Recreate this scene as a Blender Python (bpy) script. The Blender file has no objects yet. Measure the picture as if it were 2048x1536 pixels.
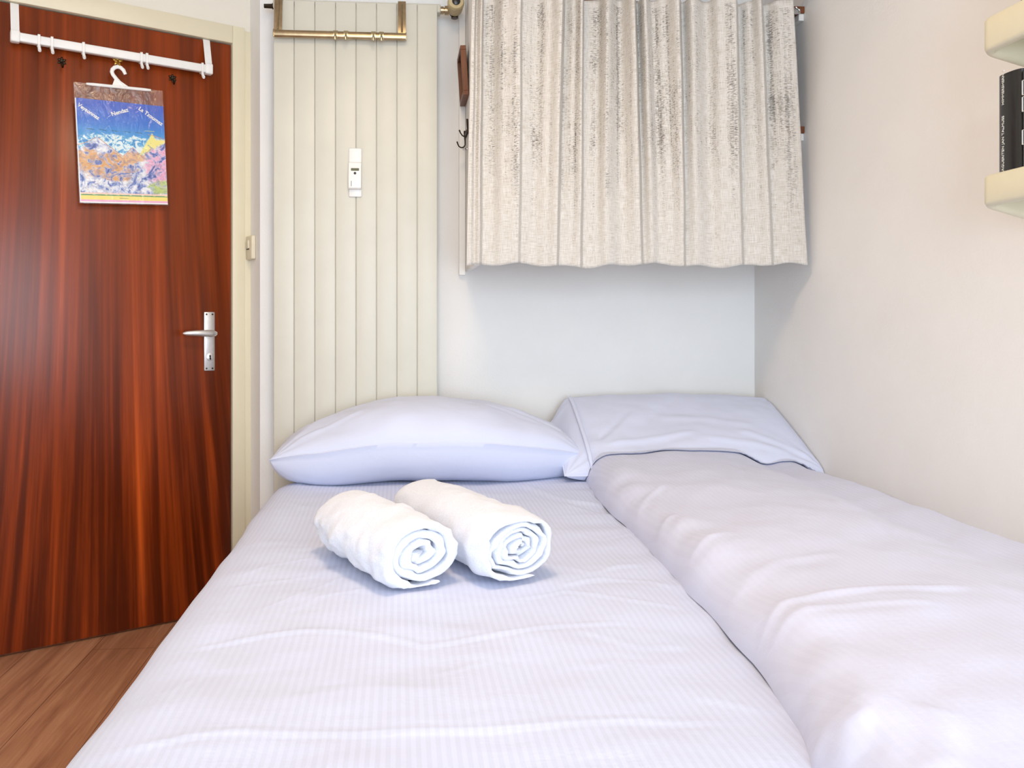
import bpy, bmesh, math, random
import numpy as np
from mathutils import Vector, Matrix, noise

random.seed(7)
scene = bpy.context.scene
COL = scene.collection

# ------------------------------------------------------------------ camera
CAM = Vector((0.0, 0.0, 1.025))
TH = math.radians(4.36)
S, C = math.sin(TH), math.cos(TH)
F, PX0, PY0 = 1600.0, 922.0, 638.0
cd = bpy.data.cameras.new('camera')
cam = bpy.data.objects.new('camera', cd)
COL.objects.link(cam)
cam.location = CAM
cam.rotation_euler = (math.pi / 2, 0, -TH)
cd.sensor_width = 36.0
cd.lens = F / 2048 * 36.0
cd.shift_x = (1024 - PX0) / 2048
cd.shift_y = -(768 - PY0) / 2048
cd.clip_start = 0.02
scene.camera = cam


def ray(px, py):
    u, v = (px - PX0) / F, (PY0 - py) / F
    return Vector((S + u * C, C - u * S, v))


def atY(px, py, Y):
    d = ray(px, py)
    return CAM + d * (Y / d.y)


def atX(px, py, X):
    d = ray(px, py)
    return CAM + d * (X / d.x)


def atZ(px, py, Z):
    d = ray(px, py)
    return CAM + d * ((Z - CAM.z) / d.z)


def atP(px, py, p, n):
    d = ray(px, py)
    return CAM + d * ((p - CAM).dot(n) / d.dot(n))


# room numbers
D = 2.8            # back wall
W = 1.2765         # right wall
OX, OY = -0.531, 2.891          # corner where the door wall meets its return
DM = Matrix(((0.875, -0.484, 0, OX), (0.484, 0.875, 0, OY), (0, 0, 1, 0), (0, 0, 0, 1)))
DMI = DM.inverted()
DN = Vector((0.484, -0.875, 0))


def atD(px, py, off=0.0):
    """door-local (x, y, z) of the pixel on a plane off metres in front of the door"""
    p = atP(px, py, Vector((OX, OY, 0)) + DN * off, DN)
    return DMI @ p


# ------------------------------------------------------------------ materials
def lin(c):
    return tuple(((x / 255) / 12.92 if x / 255 <= 0.04045 else ((x / 255 + 0.055) / 1.055) ** 2.4) for x in c) + (1.0,)


class NT:
    def __init__(self, name):
        self.m = bpy.data.materials.new(name)
        self.m.use_nodes = True
        self.t = self.m.node_tree
        self.n = self.t.nodes
        self.b = self.n['Principled BSDF']
        self.out = self.n['Material Output']

    def node(self, ty, **kw):
        x = self.n.new(ty)
        for k, v in kw.items():
            setattr(x, k, v)
        return x

    def link(self, a, b):
        self.t.links.new(a, b)

    def val(self, sock, v):
        if hasattr(v, 'is_linked') or hasattr(v, 'links'):
            self.link(v, sock)
        else:
            sock.default_value = v

    def math(self, op, a, b=0.0, c=0.0, clamp=False):
        x = self.node('ShaderNodeMath', operation=op, use_clamp=clamp)
        self.val(x.inputs[0], a)
        self.val(x.inputs[1], b)
        if len(x.inputs) > 2:
            self.val(x.inputs[2], c)
        return x.outputs[0]

    def mix(self, f, a, b, blend='MIX'):
        x = self.node('ShaderNodeMix', data_type='RGBA', blend_type=blend)
        self.val(x.inputs[0], f)
        self.val(x.inputs[6], a)
        self.val(x.inputs[7], b)
        return x.outputs[2]

    def coord(self, which='Object'):
        return self.node('ShaderNodeTexCoord').outputs[which]

    def mapping(self, vec, scale=(1, 1, 1), rot=(0, 0, 0), loc=(0, 0, 0)):
        x = self.node('ShaderNodeMapping')
        self.link(vec, x.inputs[0])
        x.inputs['Scale'].default_value = scale
        x.inputs['Rotation'].default_value = rot
        x.inputs['Location'].default_value = loc
        return x.outputs[0]

    def noise(self, vec, scale=5.0, detail=3.0, rough=0.5, dist=0.0):
        x = self.node('ShaderNodeTexNoise')
        self.link(vec, x.inputs['Vector'])
        x.inputs['Scale'].default_value = scale
        x.inputs['Detail'].default_value = detail
        x.inputs['Roughness'].default_value = rough
        x.inputs['Distortion'].default_value = dist
        return x.outputs[0]

    def ramp(self, f, stops):
        x = self.node('ShaderNodeValToRGB')
        self.link(f, x.inputs[0])
        els = x.color_ramp.elements
        while len(els) < len(stops):
            els.new(0.5)
        for e, (p, c) in zip(els, stops):
            e.position = p
            e.color = c if len(c) == 4 else tuple(c) + (1,)
        return x.outputs[0]

    def sep(self, vec):
        x = self.node('ShaderNodeSeparateXYZ')
        self.link(vec, x.inputs[0])
        return x.outputs

    def bump(self, h, strength=0.2, dist=0.01):
        x = self.node('ShaderNodeBump')
        self.link(h, x.inputs['Height'])
        x.inputs['Strength'].default_value = strength
        x.inputs['Distance'].default_value = dist
        self.link(x.outputs[0], self.b.inputs['Normal'])
        return x

    def set(self, **kw):
        for k, v in kw.items():
            self.val(self.b.inputs[k.replace('_', ' ')], v)


def simple(name, col, rough=0.5, metal=0.0, var=0.05, nscale=30, bump=0.0, bscale=200, coat=0.0):
    t = NT(name)
    co = t.coord()
    n = t.noise(co, nscale, 4)
    c = lin(col)
    d = tuple(x * (1 - var) for x in c[:3]) + (1,)
    l = tuple(min(1, x * (1 + var)) for x in c[:3]) + (1,)
    t.set(Base_Color=t.ramp(n, [(0.3, d), (0.7, l)]), Roughness=rough, Metallic=metal, Coat_Weight=coat)
    if bump:
        t.bump(t.noise(co, bscale, 3), bump, 0.002)
    return t.m


M = {}
M['wall'] = simple('white_plaster', (241, 239, 236), 0.85, var=0.015, nscale=6, bump=0.25, bscale=140)
M['wall_warm_tint'] = simple('plaster_warm_light', (234, 227, 213), 0.85, var=0.015, nscale=6, bump=0.25, bscale=140)  # same wall plaster, warm lamp light tinted into its colour
M['ceiling'] = simple('ceiling_paint', (236, 232, 226), 0.9, var=0.01)
M['trim'] = simple('cream_gloss_paint', (228, 218, 190), 0.4, var=0.02, nscale=8)
M['radiator'] = simple('radiator_enamel', (211, 207, 193), 0.4, var=0.02, nscale=10)
M['whitepl'] = simple('white_plastic', (240, 238, 234), 0.35, var=0.02)
M['creampl'] = simple('cream_plastic', (224, 217, 190), 0.35, var=0.02)
M['switchpl'] = simple('switch_plastic', (226, 216, 190), 0.4, var=0.03)
M['headpl'] = simple('thermostat_plastic', (196, 178, 136), 0.5, var=0.08, nscale=90)
M['black'] = simple('black_plastic', (24, 26, 28), 0.3)
M['brass'] = simple('aged_brass', (172, 152, 120), 0.3, 1.0, var=0.15, nscale=40)
M['gold'] = simple('polished_brass', (214, 178, 92), 0.22, 1.0, var=0.1)
M['palebrass'] = simple('pale_brass', (196, 180, 142), 0.24, 1.0, var=0.12)
M['steel'] = simple('brushed_steel', (215, 213, 212), 0.34, 0.85, var=0.05, nscale=60)
M['chrome'] = simple('chrome', (200, 200, 200), 0.15, 1.0)
M['bronze'] = simple('dark_bronze', (62, 54, 44), 0.35, 0.9, var=0.2)
M['iron'] = simple('dark_iron', (48, 36, 26), 0.45, 0.6, var=0.2)
M['brownwood'] = None
M['lcd'] = simple('lcd_glass', (92, 90, 48), 0.2)
M['towel'] = None
M['tag'] = simple('tag_cloth', (226, 208, 150), 0.8)
M['whiteprint'] = simple('white_print', (235, 232, 224), 0.6)
M['bookblack'] = simple('black_book_cloth', (20, 20, 21), 0.32, var=0.2, nscale=120, coat=0.3)
M['paper'] = simple('page_paper', (226, 216, 194), 0.8)
M['greencloth'] = simple('grey_green_cloth', (120, 112, 78), 0.8, var=0.3, nscale=200)
M['hole'] = simple('keyhole_dark', (14, 12, 10), 0.8)
M['bedwood'] = simple('bed_base_fabric', (196, 176, 150), 0.8)


def wood_small(name, a, b):
    t = NT(name)
    v = t.mapping(t.coord(), (60, 60, 6))
    n = t.noise(v, 1.0, 5, 0.6, 0.5)
    t.set(Base_Color=t.ramp(n, [(0.3, lin(a)), (0.7, lin(b))]), Roughness=0.45)
    return t.m


M['brownwood'] = wood_small('brown_wood', (84, 42, 18), (134, 76, 38))


def door_wood():
    t = NT('mahogany_veneer')
    co = t.coord()
    s = t.sep(co)
    # broad ribbon figure: vertical streaks that spread a little towards the bottom
    zz = t.math('SUBTRACT', 2.0, s[2])
    fan = t.math('MULTIPLY', t.math('POWER', zz, 2.0), 0.12)
    cx = t.math('ADD', s[0], 0.47)
    xf = t.math('DIVIDE', cx, t.math('ADD', 1.0, fan))
    comb = t.node('ShaderNodeCombineXYZ')
    t.link(xf, comb.inputs[0])
    t.link(t.math('MULTIPLY', s[2], 0.055), comb.inputs[2])
    base = comb.outputs[0]
    n1 = t.noise(t.mapping(base, (22, 1, 8)), 1.0, 3.0, 0.55, 0.35)
    n2 = t.noise(t.mapping(base, (70, 1, 22), loc=(5, 0, 1)), 1.0, 3, 0.6, 0.3)
    n3 = t.noise(t.mapping(co, (260, 1, 9)), 1.0, 3, 0.6)
    f = t.math('ADD', t.math('MULTIPLY', n1, 0.66), t.math('ADD', t.math('MULTIPLY', n2, 0.26), t.math('MULTIPLY', n3, 0.08)))
    # figure is stronger and darker in the lower part of the veneer
    low = t.node('ShaderNodeMapRange', interpolation_type='SMOOTHSTEP')
    t.link(s[2], low.inputs[0])
    low.inputs[1].default_value = 1.35
    low.inputs[2].default_value = 0.35
    lo = low.outputs[0]
    top = t.ramp(f, [(0.32, lin((86, 33, 7))), (0.47, lin((120, 49, 13))), (0.60, lin((144, 59, 17))), (0.72, lin((178, 80, 28)))])
    bot = t.ramp(f, [(0.32, lin((58, 18, 4))), (0.47, lin((96, 34, 8))), (0.58, lin((146, 58, 16))), (0.70, lin((204, 90, 32)))])
    t.set(Base_Color=t.mix(lo, top, bot), Roughness=0.29, Specular_IOR_Level=0.32)
    t.bump(n3, 0.06, 0.001)
    return t.m


M['door'] = door_wood()


def floor_mat():
    t = NT('oak_laminate')
    co = t.coord()
    br = t.node('ShaderNodeTexBrick')
    v = t.mapping(co, (1, 1, 1), rot=(0, 0, math.pi / 2))
    t.link(v, br.inputs['Vector'])
    br.inputs['Color1'].default_value = (0.25, 0.25, 0.25, 1)
    br.inputs['Color2'].default_value = (0.75, 0.75, 0.75, 1)
    br.inputs['Mortar'].default_value = (0, 0, 0, 1)
    br.inputs['Scale'].default_value = 1.0
    br.inputs['Mortar Size'].default_value = 0.0008
    br.inputs['Brick Width'].default_value = 1.28
    br.inputs['Row Height'].default_value = 0.19
    n1 = t.noise(t.mapping(co, (26, 1.6, 1)), 1.0, 5, 0.62, 0.8)
    n2 = t.noise(t.mapping(co, (160, 5, 1)), 1.0, 3, 0.6)
    f = t.math('ADD', t.math('MULTIPLY', n1, 0.72), t.math('MULTIPLY', n2, 0.28))
    c = t.ramp(f, [(0.3, lin((134, 84, 58))), (0.5, lin((174, 120, 88))), (0.68, lin((200, 148, 112)))])
    sep = t.node('ShaderNodeSeparateColor')
    t.link(br.outputs['Color'], sep.inputs[0])
    k = t.math('ADD', t.math('MULTIPLY', sep.outputs[0], 0.3), 0.85)
    cc = t.mix(1.0, c, t.ramp(k, [(0, (0, 0, 0)), (1, (1, 1, 1))]), 'MULTIPLY')
    mort = t.mix(br.outputs['Fac'], cc, lin((70, 40, 24)))
    t.set(Base_Color=mort, Roughness=0.42)
    t.bump(n2, 0.08, 0.001)
    return t.m


M['floor'] = floor_mat()


def linen(name, col, stripe=0.0, scale=1.0):
    """cotton; with satin stripes running along Y every centimetre when stripe > 0"""
    t = NT(name)
    co = t.coord('UV')
    c = lin(col)
    if stripe:
        s = t.sep(co)
        w = t.math('SINE', t.math('MULTIPLY', s[0], 2 * math.pi / 0.0115))
        k = t.math('MULTIPLY_ADD', w, 2.5, 0.5, True)
        d = tuple(x * (1 - stripe) for x in c[:3]) + (1,)
        t.set(Base_Color=t.mix(k, c, d), Roughness=t.math('MULTIPLY_ADD', k, 0.22, 0.55))
    else:
        t.set(Base_Color=c, Roughness=0.75)
    ob = t.coord('Object')
    n = t.noise(ob, 14 * scale, 5, 0.55, 0.6)
    n2 = t.noise(t.mapping(ob, (1, 2.6, 1)), 36 * scale, 3, 0.5, 0.4)
    weave = t.noise(ob, 900, 1, 0.5)
    h = t.math('ADD', t.math('MULTIPLY', n, 1.0), t.math('ADD', t.math('MULTIPLY', n2, 0.25), t.math('MULTIPLY', weave, 0.04)))
    t.bump(h, 0.10, 0.012)
    t.set(Sheen_Weight=0.15, Subsurface_Weight=0.0)
    return t.m


M['sheet'] = linen('striped_satin_cotton', (211, 217, 241), 0.065)
M['duvet'] = linen('white_duvet_cotton', (211, 214, 236), 0.014)
M['pillow'] = linen('white_pillow_cotton', (215, 221, 244))
M['mattress'] = linen('mattress_cotton', (232, 232, 240))


def towel_mat():
    t = NT('terry_cotton')
    ob = t.coord()
    n = t.noise(ob, 520, 2, 0.6)
    n2 = t.noise(ob, 45, 4, 0.6)
    t.set(Base_Color=t.ramp(n, [(0.3, lin((222, 225, 238))), (0.6, lin((238, 240, 250)))]), Roughness=0.95, Sheen_Weight=0.4)
    t.bump(t.math('ADD', t.math('MULTIPLY', n, 0.35), n2), 0.4, 0.006)
    return t.m


M['towel'] = towel_mat()


def curtain_mat():
    t = NT('open_weave_linen')
    uv = t.coord('UV')
    s = t.sep(uv)
    # vertical bands where the weft has slipped, holes as short dashes stacked in columns
    colm = t.noise(t.mapping(uv, (30, 0.9, 1)), 1.0, 4.0, 0.62)
    dash = t.noise(t.mapping(uv, (85, 400, 1)), 1.0, 2, 0.6)
    patch = t.noise(t.mapping(uv, (16, 9, 1), loc=(3, 4, 0)), 1.0, 3, 0.6)
    up = t.node('ShaderNodeMapRange', interpolation_type='SMOOTHSTEP')
    t.link(s[1], up.inputs[0])
    up.inputs[1].default_value = 0.0
    up.inputs[2].default_value = 0.42
    m = t.math('ADD', t.math('MULTIPLY', t.math('SUBTRACT', colm, 0.5), 2.2), t.math('MULTIPLY', t.math('SUBTRACT', patch, 0.5), 1.0))
    m = t.math('ADD', m, t.math('MULTIPLY_ADD', up.outputs[0], 0.42, -0.42))
    h = t.math('ADD', t.math('MULTIPLY', t.math('SUBTRACT', dash, 0.5), 1.25), t.math('MULTIPLY', m, 0.50))
    a = t.math('MULTIPLY_ADD', h, 7.0, -0.72, True)
    # header tape and hem are doubled cloth
    hem = t.math('MULTIPLY', t.math('GREATER_THAN', s[1], 0.035), t.math('LESS_THAN', s[1], 0.795))
    thin = t.math('MULTIPLY_ADD', m, 0.45, 0.06, True)
    a = t.math('ADD', t.math('MULTIPLY', a, 0.72), t.math('MULTIPLY', thin, 0.36), clamp=True)
    a = t.math('MULTIPLY', a, hem)
    thr = t.noise(t.mapping(uv, (420, 30, 1)), 1.0, 2, 0.6)
    thr2 = t.noise(t.mapping(uv, (30, 420, 1)), 1.0, 2, 0.6)
    f = t.math('ADD', t.math('MULTIPLY', thr, 0.5), t.math('MULTIPLY', thr2, 0.5))
    c = t.ramp(f, [(0.34, lin((196, 187, 173))), (0.5, lin((221, 215, 207))), (0.64, lin((235, 231, 226)))])
    t.set(Base_Color=c, Roughness=0.9)
    t.bump(f, 0.5, 0.002)
    tl = t.node('ShaderNodeBsdfTranslucent')
    t.link(c, tl.inputs[0])
    m1 = t.node('ShaderNodeMixShader')
    m1.inputs[0].default_value = 0.12
    t.link(t.b.outputs[0], m1.inputs[1])
    t.link(tl.outputs[0], m1.inputs[2])
    tr = t.node('ShaderNodeBsdfTransparent')
    m2 = t.node('ShaderNodeMixShader')
    t.link(a, m2.inputs[0])
    t.link(m1.outputs[0], m2.inputs[1])
    t.link(tr.outputs[0], m2.inputs[2])
    t.link(m2.outputs[0], t.out.inputs[0])
    return t.m


M['curtain'] = curtain_mat()


def film_mat():
    t = NT('clear_crinkled_film')
    ob = t.coord()
    n = t.noise(t.mapping(ob, (1, 1, 0.6)), 26, 4, 0.6, 1.2)
    t.set(Base_Color=(0.9, 0.9, 0.92, 1), Roughness=0.14)
    bp = t.bump(n, 0.6, 0.012)
    gl = t.node('ShaderNodeBsdfGlossy')
    gl.inputs['Roughness'].default_value = 0.16
    t.link(bp.outputs[0], gl.inputs['Normal'])
    df = t.node('ShaderNodeBsdfDiffuse')
    df.inputs[0].default_value = (0.62, 0.64, 0.66, 1)
    mm = t.node('ShaderNodeMixShader')
    mm.inputs[0].default_value = 0.62
    t.link(df.outputs[0], mm.inputs[1])
    t.link(gl.outputs[0], mm.inputs[2])
    tr = t.node('ShaderNodeBsdfTransparent')
    m2 = t.node('ShaderNodeMixShader')
    m2.inputs[0].default_value = 0.07
    t.link(tr.outputs[0], m2.inputs[1])
    t.link(mm.outputs[0], m2.inputs[2])
    t.link(m2.outputs[0], t.out.inputs[0])
    return t.m


M['film'] = film_mat()


def map_mat():
    t = NT('printed_mountain_panorama')
    uv = t.coord('UV')
    s = t.sep(uv)
    u, v = s[0], s[1]
    fine = t.noise(t.mapping(uv, (1, 1.3, 1), rot=(0, 0, 0.5)), 13, 5, 0.62, 1.4)
    mid = t.noise(t.mapping(uv, (1, 1.4, 1), loc=(3, 1, 0)), 7, 4, 0.6, 1.0)

    def blob(cu, cv, ru, rv, k=0.35):
        a = t.math('DIVIDE', t.math('SUBTRACT', u, cu), ru)
        b = t.math('DIVIDE', t.math('SUBTRACT', v, cv), rv)
        d = t.math('SQRT', t.math('ADD', t.math('MULTIPLY', a, a), t.math('MULTIPLY', b, b)))
        d = t.math('ADD', d, t.math('MULTIPLY', t.math('SUBTRACT', mid, 0.5), 1.6))
        return t.math('MULTIPLY_ADD', t.math('SUBTRACT', 1.0, d), 4.0, 0.3, True)

    def band(lo, hi):
        return t.math('MULTIPLY', t.math('GREATER_THAN', v, lo), t.math('LESS_THAN', v, hi))

    # snow and rock
    big = t.noise(t.mapping(uv, (1, 1.25, 1), rot=(0, 0, 0.6), loc=(1, 2, 0)), 6.0, 6, 0.6, 1.8)
    c = t.ramp(big, [(0.36, lin((44, 66, 150))), (0.43, lin((112, 138, 200))), (0.49, lin((214, 216, 230))), (0.60, lin((244, 242, 240)))])
    keep = t.math('MULTIPLY_ADD', big, 8.0, -3.3, True)
    c = t.mix(t.math('MULTIPLY', blob(0.12, 0.40, 0.16, 0.13), keep), c, lin((222, 166, 100)))
    c = t.mix(t.math('MULTIPLY', blob(0.42, 0.36, 0.22, 0.16), keep), c, lin((218, 160, 92)))
    c = t.mix(t.math('MULTIPLY', blob(0.60, 0.46, 0.18, 0.06), 0.9), c, lin((226, 172, 112)))
    c = t.mix(t.math('MULTIPLY', blob(0.95, 0.38, 0.22, 0.20), keep), c, lin((236, 170, 198)))
    c = t.mix(t.math('MULTIPLY', blob(0.93, 0.17, 0.13, 0.07), keep), c, lin((186, 204, 112)))
    c = t.mix(0.4, c, t.mix(t.math('MULTIPLY_ADD', fine, 9.0, -3.6, True), lin((64, 84, 150)), c))
    # far blue range
    farc = t.ramp(fine, [(0.38, lin((16, 120, 196))), (0.46, lin((96, 182, 222))), (0.53, lin((226, 238, 236)))])
    jag = t.math('MULTIPLY', t.math('SUBTRACT', fine, 0.5), 0.06)
    vj = t.math('ADD', v, jag)
    near = t.math('MAXIMUM', t.math('SUBTRACT', 0.635, t.math('MULTIPLY', t.math('ABSOLUTE', t.math('SUBTRACT', u, 0.22)), 0.62)), t.math('SUBTRACT', 0.56, t.math('MULTIPLY', t.math('ABSOLUTE', t.math('SUBTRACT', u, 0.62)), 0.8)))
    near = t.math('MAXIMUM', near, t.math('MULTIPLY', t.math('GREATER_THAN', u, 0.66), t.math('MULTIPLY_ADD', u, 0.5, 0.13)))
    c = t.mix(t.math('MULTIPLY_ADD', t.math('SUBTRACT', vj, near), 60.0, 0.5, True), c, farc)
    # yellow peak on the right with its pink foot
    peak = t.math('SUBTRACT', 0.715, t.math('MULTIPLY', t.math('ABSOLUTE', t.math('SUBTRACT', u, 0.85)), 1.4))
    peak = t.math('MAXIMUM', peak, t.math('MULTIPLY', t.math('GREATER_THAN', u, 0.85), 0.655))
    ye = t.math('MULTIPLY', t.math('MULTIPLY_ADD', t.math('SUBTRACT', peak, vj), 60.0, 0.5, True), t.math('MULTIPLY_ADD', t.math('SUBTRACT', vj, t.math('MULTIPLY_ADD', u, 0.5, 0.13)), 40.0, 0.5, True))
    c = t.mix(t.math('MULTIPLY', ye, t.math('MULTIPLY_ADD', fine, 8.0, -2.6, True)), c, lin((240, 228, 128)))
    # printed blue sky of the panorama
    ridge = t.math('ADD', t.math('MULTIPLY', t.math('SUBTRACT', mid, 0.5), 0.14), 0.665)
    ridge = t.math('MAXIMUM', ridge, t.math('MULTIPLY', peak, t.math('GREATER_THAN', u, 0.72)))
    sm = t.math('MULTIPLY_ADD', t.math('SUBTRACT', vj, ridge), 60.0, 0.5, True)
    sky = t.ramp(v, [(0.62, lin((24, 156, 214))), (0.78, lin((0, 108, 205))), (0.95, lin((0, 76, 190)))])
    c = t.mix(sm, c, sky)
    # title bars at the foot
    for lo, hi, col in ((-1, 0.012, (246, 244, 240)), (0.012, 0.032, (236, 172, 204)), (0.032, 0.072, (244, 222, 110)), (0.072, 0.079, (60, 150, 96)), (0.079, 0.086, (226, 224, 130)), (0.086, 0.10, (240, 200, 184))):
        c = t.mix(band(lo, hi), c, lin(col))
    side = t.math('LESS_THAN', u, 0.012)
    c = t.mix(side, c, lin((235, 236, 240)))
    t.set(Base_Color=c, Roughness=0.4)
    return t.m


M['map'] = map_mat()
M['line_orange'] = simple('orange_ink', (208, 136, 96), 0.6)
M['line_green'] = simple('green_ink', (24, 96, 110), 0.6)
M['line_yellow'] = simple('yellow_ink', (220, 224, 110), 0.6)
M['line_dark'] = simple('dark_ink', (60, 50, 60), 0.6)


def glass_mat():
    t = NT('window_glass')
    tr = t.node('ShaderNodeBsdfTransparent')
    gl = t.node('ShaderNodeBsdfGlossy')
    gl.inputs['Roughness'].default_value = 0.02
    m2 = t.node('ShaderNodeMixShader')
    m2.inputs[0].default_value = 0.06
    t.link(tr.outputs[0], m2.inputs[1])
    t.link(gl.outputs[0], m2.inputs[2])
    t.link(m2.outputs[0], t.out.inputs[0])
    return t.m


M['glass'] = glass_mat()

# ------------------------------------------------------------------ object helpers
WM = {}


def _props(o, label, cat, group, kind):
    if label:
        o['label'] = label
    if cat:
        o['category'] = cat
    if group:
        o['group'] = group
    if kind:
        o['kind'] = kind


def thing(name, label, cat, loc, group=None, rot=None):
    o = bpy.data.objects.new(name, None)
    COL.objects.link(o)
    o.empty_display_size = 0.05
    m = Matrix.Translation(Vector(loc))
    if rot is not None:
        m = m @ rot
    o.matrix_world = m
    WM[o] = m
    _props(o, label, cat, group, None)
    return o


def obj(name, bm, mats, parent=None, label=None, cat=None, group=None, kind=None, basis=None, smooth=35):
    """bm is in world space (or in the space of basis); becomes ONE mesh object"""
    if not isinstance(mats, (list, tuple)):
        mats = [mats]
    basis_m = basis or Matrix.Identity(4)
    if parent is not None:
        own = WM[parent]
        bm.transform(own.inverted() @ basis_m)
        wm = own
    else:
        if basis is None and kind != 'structure':
            bm.verts.ensure_lookup_table()
            xs = [v.co for v in bm.verts]
            c = Vector(((min(v.x for v in xs) + max(v.x for v in xs)) / 2, (min(v.y for v in xs) + max(v.y for v in xs)) / 2, min(v.z for v in xs)))
            wm = Matrix.Translation(c)
            bm.transform(wm.inverted())
        else:
            wm = basis_m
    me = bpy.data.meshes.new(name)
    bmesh.ops.recalc_face_normals(bm, faces=bm.faces[:])
    bm.to_mesh(me)
    bm.free()
    for m in mats:
        me.materials.append(m)
    if smooth:
        me.shade_smooth()
        me.set_sharp_from_angle(angle=math.radians(smooth))
    o = bpy.data.objects.new(name, me)
    COL.objects.link(o)
    if parent is not None:
        o.parent = parent
    else:
        o.matrix_world = wm
    WM[o] = wm
    _props(o, label, cat, group, kind)
    return o


def box(bm, x0, x1, y0, y1, z0, z1, bev=0.0, seg=2, mi=0, mat=None):
    x0, x1 = min(x0, x1), max(x0, x1)
    y0, y1 = min(y0, y1), max(y0, y1)
    z0, z1 = min(z0, z1), max(z0, z1)
    r = bmesh.ops.create_cube(bm, size=1.0)
    vs = r['verts']
    for v in vs:
        v.co = Vector(((x0 + x1) / 2 + v.co.x * (x1 - x0), (y0 + y1) / 2 + v.co.y * (y1 - y0), (z0 + z1) / 2 + v.co.z * (z1 - z0)))
    fs = list({f for v in vs for f in v.link_faces})
    for f in fs:
        f.material_index = mi
    if bev:
        es = list({e for f in fs for e in f.edges})
        b = bmesh.ops.bevel(bm, geom=es, offset=bev, segments=seg, profile=0.5, affect='EDGES')
        for f in b['faces']:
            f.material_index = mi
        vs = list({v for f in b['faces'] for v in f.verts} | {v for v in vs if v.is_valid})
    if mat is not None:
        bmesh.ops.transform(bm, matrix=mat, verts=vs)
    return vs


def prism(bm, pts, ext, mi=0):
    """pts: list of 3-D points of a polygon; ext: extrusion vector"""
    e = Vector(ext)
    a = [bm.verts.new(Vector(p)) for p in pts]
    b = [bm.verts.new(Vector(p) + e) for p in pts]
    n = len(pts)
    fs = [bm.faces.new(a), bm.faces.new(b[::-1])]
    for i in range(n):
        fs.append(bm.faces.new((a[i], b[i], b[(i + 1) % n], a[(i + 1) % n])))
    for f in fs:
        f.material_index = mi
    return a + b


def frames(pts):
    P = [Vector(p) for p in pts]
    T = []
    for i in range(len(P)):
        a = P[max(0, i - 1)]
        b = P[min(len(P) - 1, i + 1)]
        T.append((b - a).normalized())
    up = Vector((0, 0, 1)) if abs(T[0].z) < 0.9 else Vector((0, 1, 0))
    N = [(up - T[0] * up.dot(T[0])).normalized()]
    for i in range(1, len(P)):
        n = N[-1] - T[i] * N[-1].dot(T[i])
        N.append(n.normalized())
    return P, T, N


def tube(bm, pts, r, seg=12, mi=0, sx=1.0, sy=1.0):
    P, T, N = frames(pts)
    rings = []
    for i, p in enumerate(P):
        B = T[i].cross(N[i])
        rr = r[i] if isinstance(r, (list, tuple)) else r
        rings.append([bm.verts.new(p + (N[i] * math.cos(2 * math.pi * k / seg) * sx + B * math.sin(2 * math.pi * k / seg) * sy) * rr) for k in range(seg)])
    for a, b in zip(rings, rings[1:]):
        for k in range(seg):
            f = bm.faces.new((a[k], a[(k + 1) % seg], b[(k + 1) % seg], b[k]))
            f.material_index = mi
    for rg in (rings[0][::-1], rings[-1]):
        f = bm.faces.new(rg)
        f.material_index = mi
    return [v for rg in rings for v in rg]


def lathe(bm, o, axis, prof, seg=24, mi=0):
    """prof: list of (distance along axis, radius)"""
    o = Vector(o)
    ax = Vector(axis).normalized()
    t = Vector((0, 0, 1)) if abs(ax.z) < 0.9 else Vector((1, 0, 0))
    n = (t - ax * t.dot(ax)).normalized()
    b = ax.cross(n)
    rings = []
    for d, r in prof:
        r = max(r, 1e-5)
        rings.append([bm.verts.new(o + ax * d + (n * math.cos(2 * math.pi * k / seg) + b * math.sin(2 * math.pi * k / seg)) * r) for k in range(seg)])
    for a, c in zip(rings, rings[1:]):
        for k in range(seg):
            f = bm.faces.new((a[k], a[(k + 1) % seg], c[(k + 1) % seg], c[k]))
            f.material_index = mi
    for rg in (rings[0][::-1], rings[-1]):
        f = bm.faces.new(rg)
        f.material_index = mi


def ball(bm, c, r, sx=1, sy=1, sz=1, mi=0, M4=None):
    m = Matrix.Translation(Vector(c)) @ (M4 or Matrix.Identity(4)) @ Matrix.Diagonal((sx, sy, sz, 1))
    res = bmesh.ops.create_uvsphere(bm, u_segments=14, v_segments=9, radius=r, matrix=m)
    for v in res['verts']:
        for f in v.link_faces:
            f.material_index = mi


def text_into(bm, body, size, mat4, mi=0, extrude=0.0003, align='LEFT', squash=1.0, bold=0.0):
    cu = bpy.data.curves.new('lettering', 'FONT')
    cu.body = body
    cu.size = size
    cu.extrude = extrude
    cu.offset = bold
    cu.align_x = align
    cu.resolution_u = 3
    to = bpy.data.objects.new('lettering', cu)
    COL.objects.link(to)
    dg = bpy.context.evaluated_depsgraph_get()
    dg.update()
    me = bpy.data.meshes.new_from_object(to.evaluated_get(dg))
    bpy.data.objects.remove(to)
    n0 = len(bm.verts)
    f0 = len(bm.faces)
    bm.from_mesh(me)
    bm.verts.ensure_lookup_table()
    bm.faces.ensure_lookup_table()
    bmesh.ops.transform(bm, matrix=mat4 @ Matrix.Diagonal((squash, 1, 1, 1)), verts=bm.verts[n0:])
    for f in bm.faces[f0:]:
        f.material_index = mi
    bpy.data.meshes.remove(me)
    bpy.data.curves.remove(cu)


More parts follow.
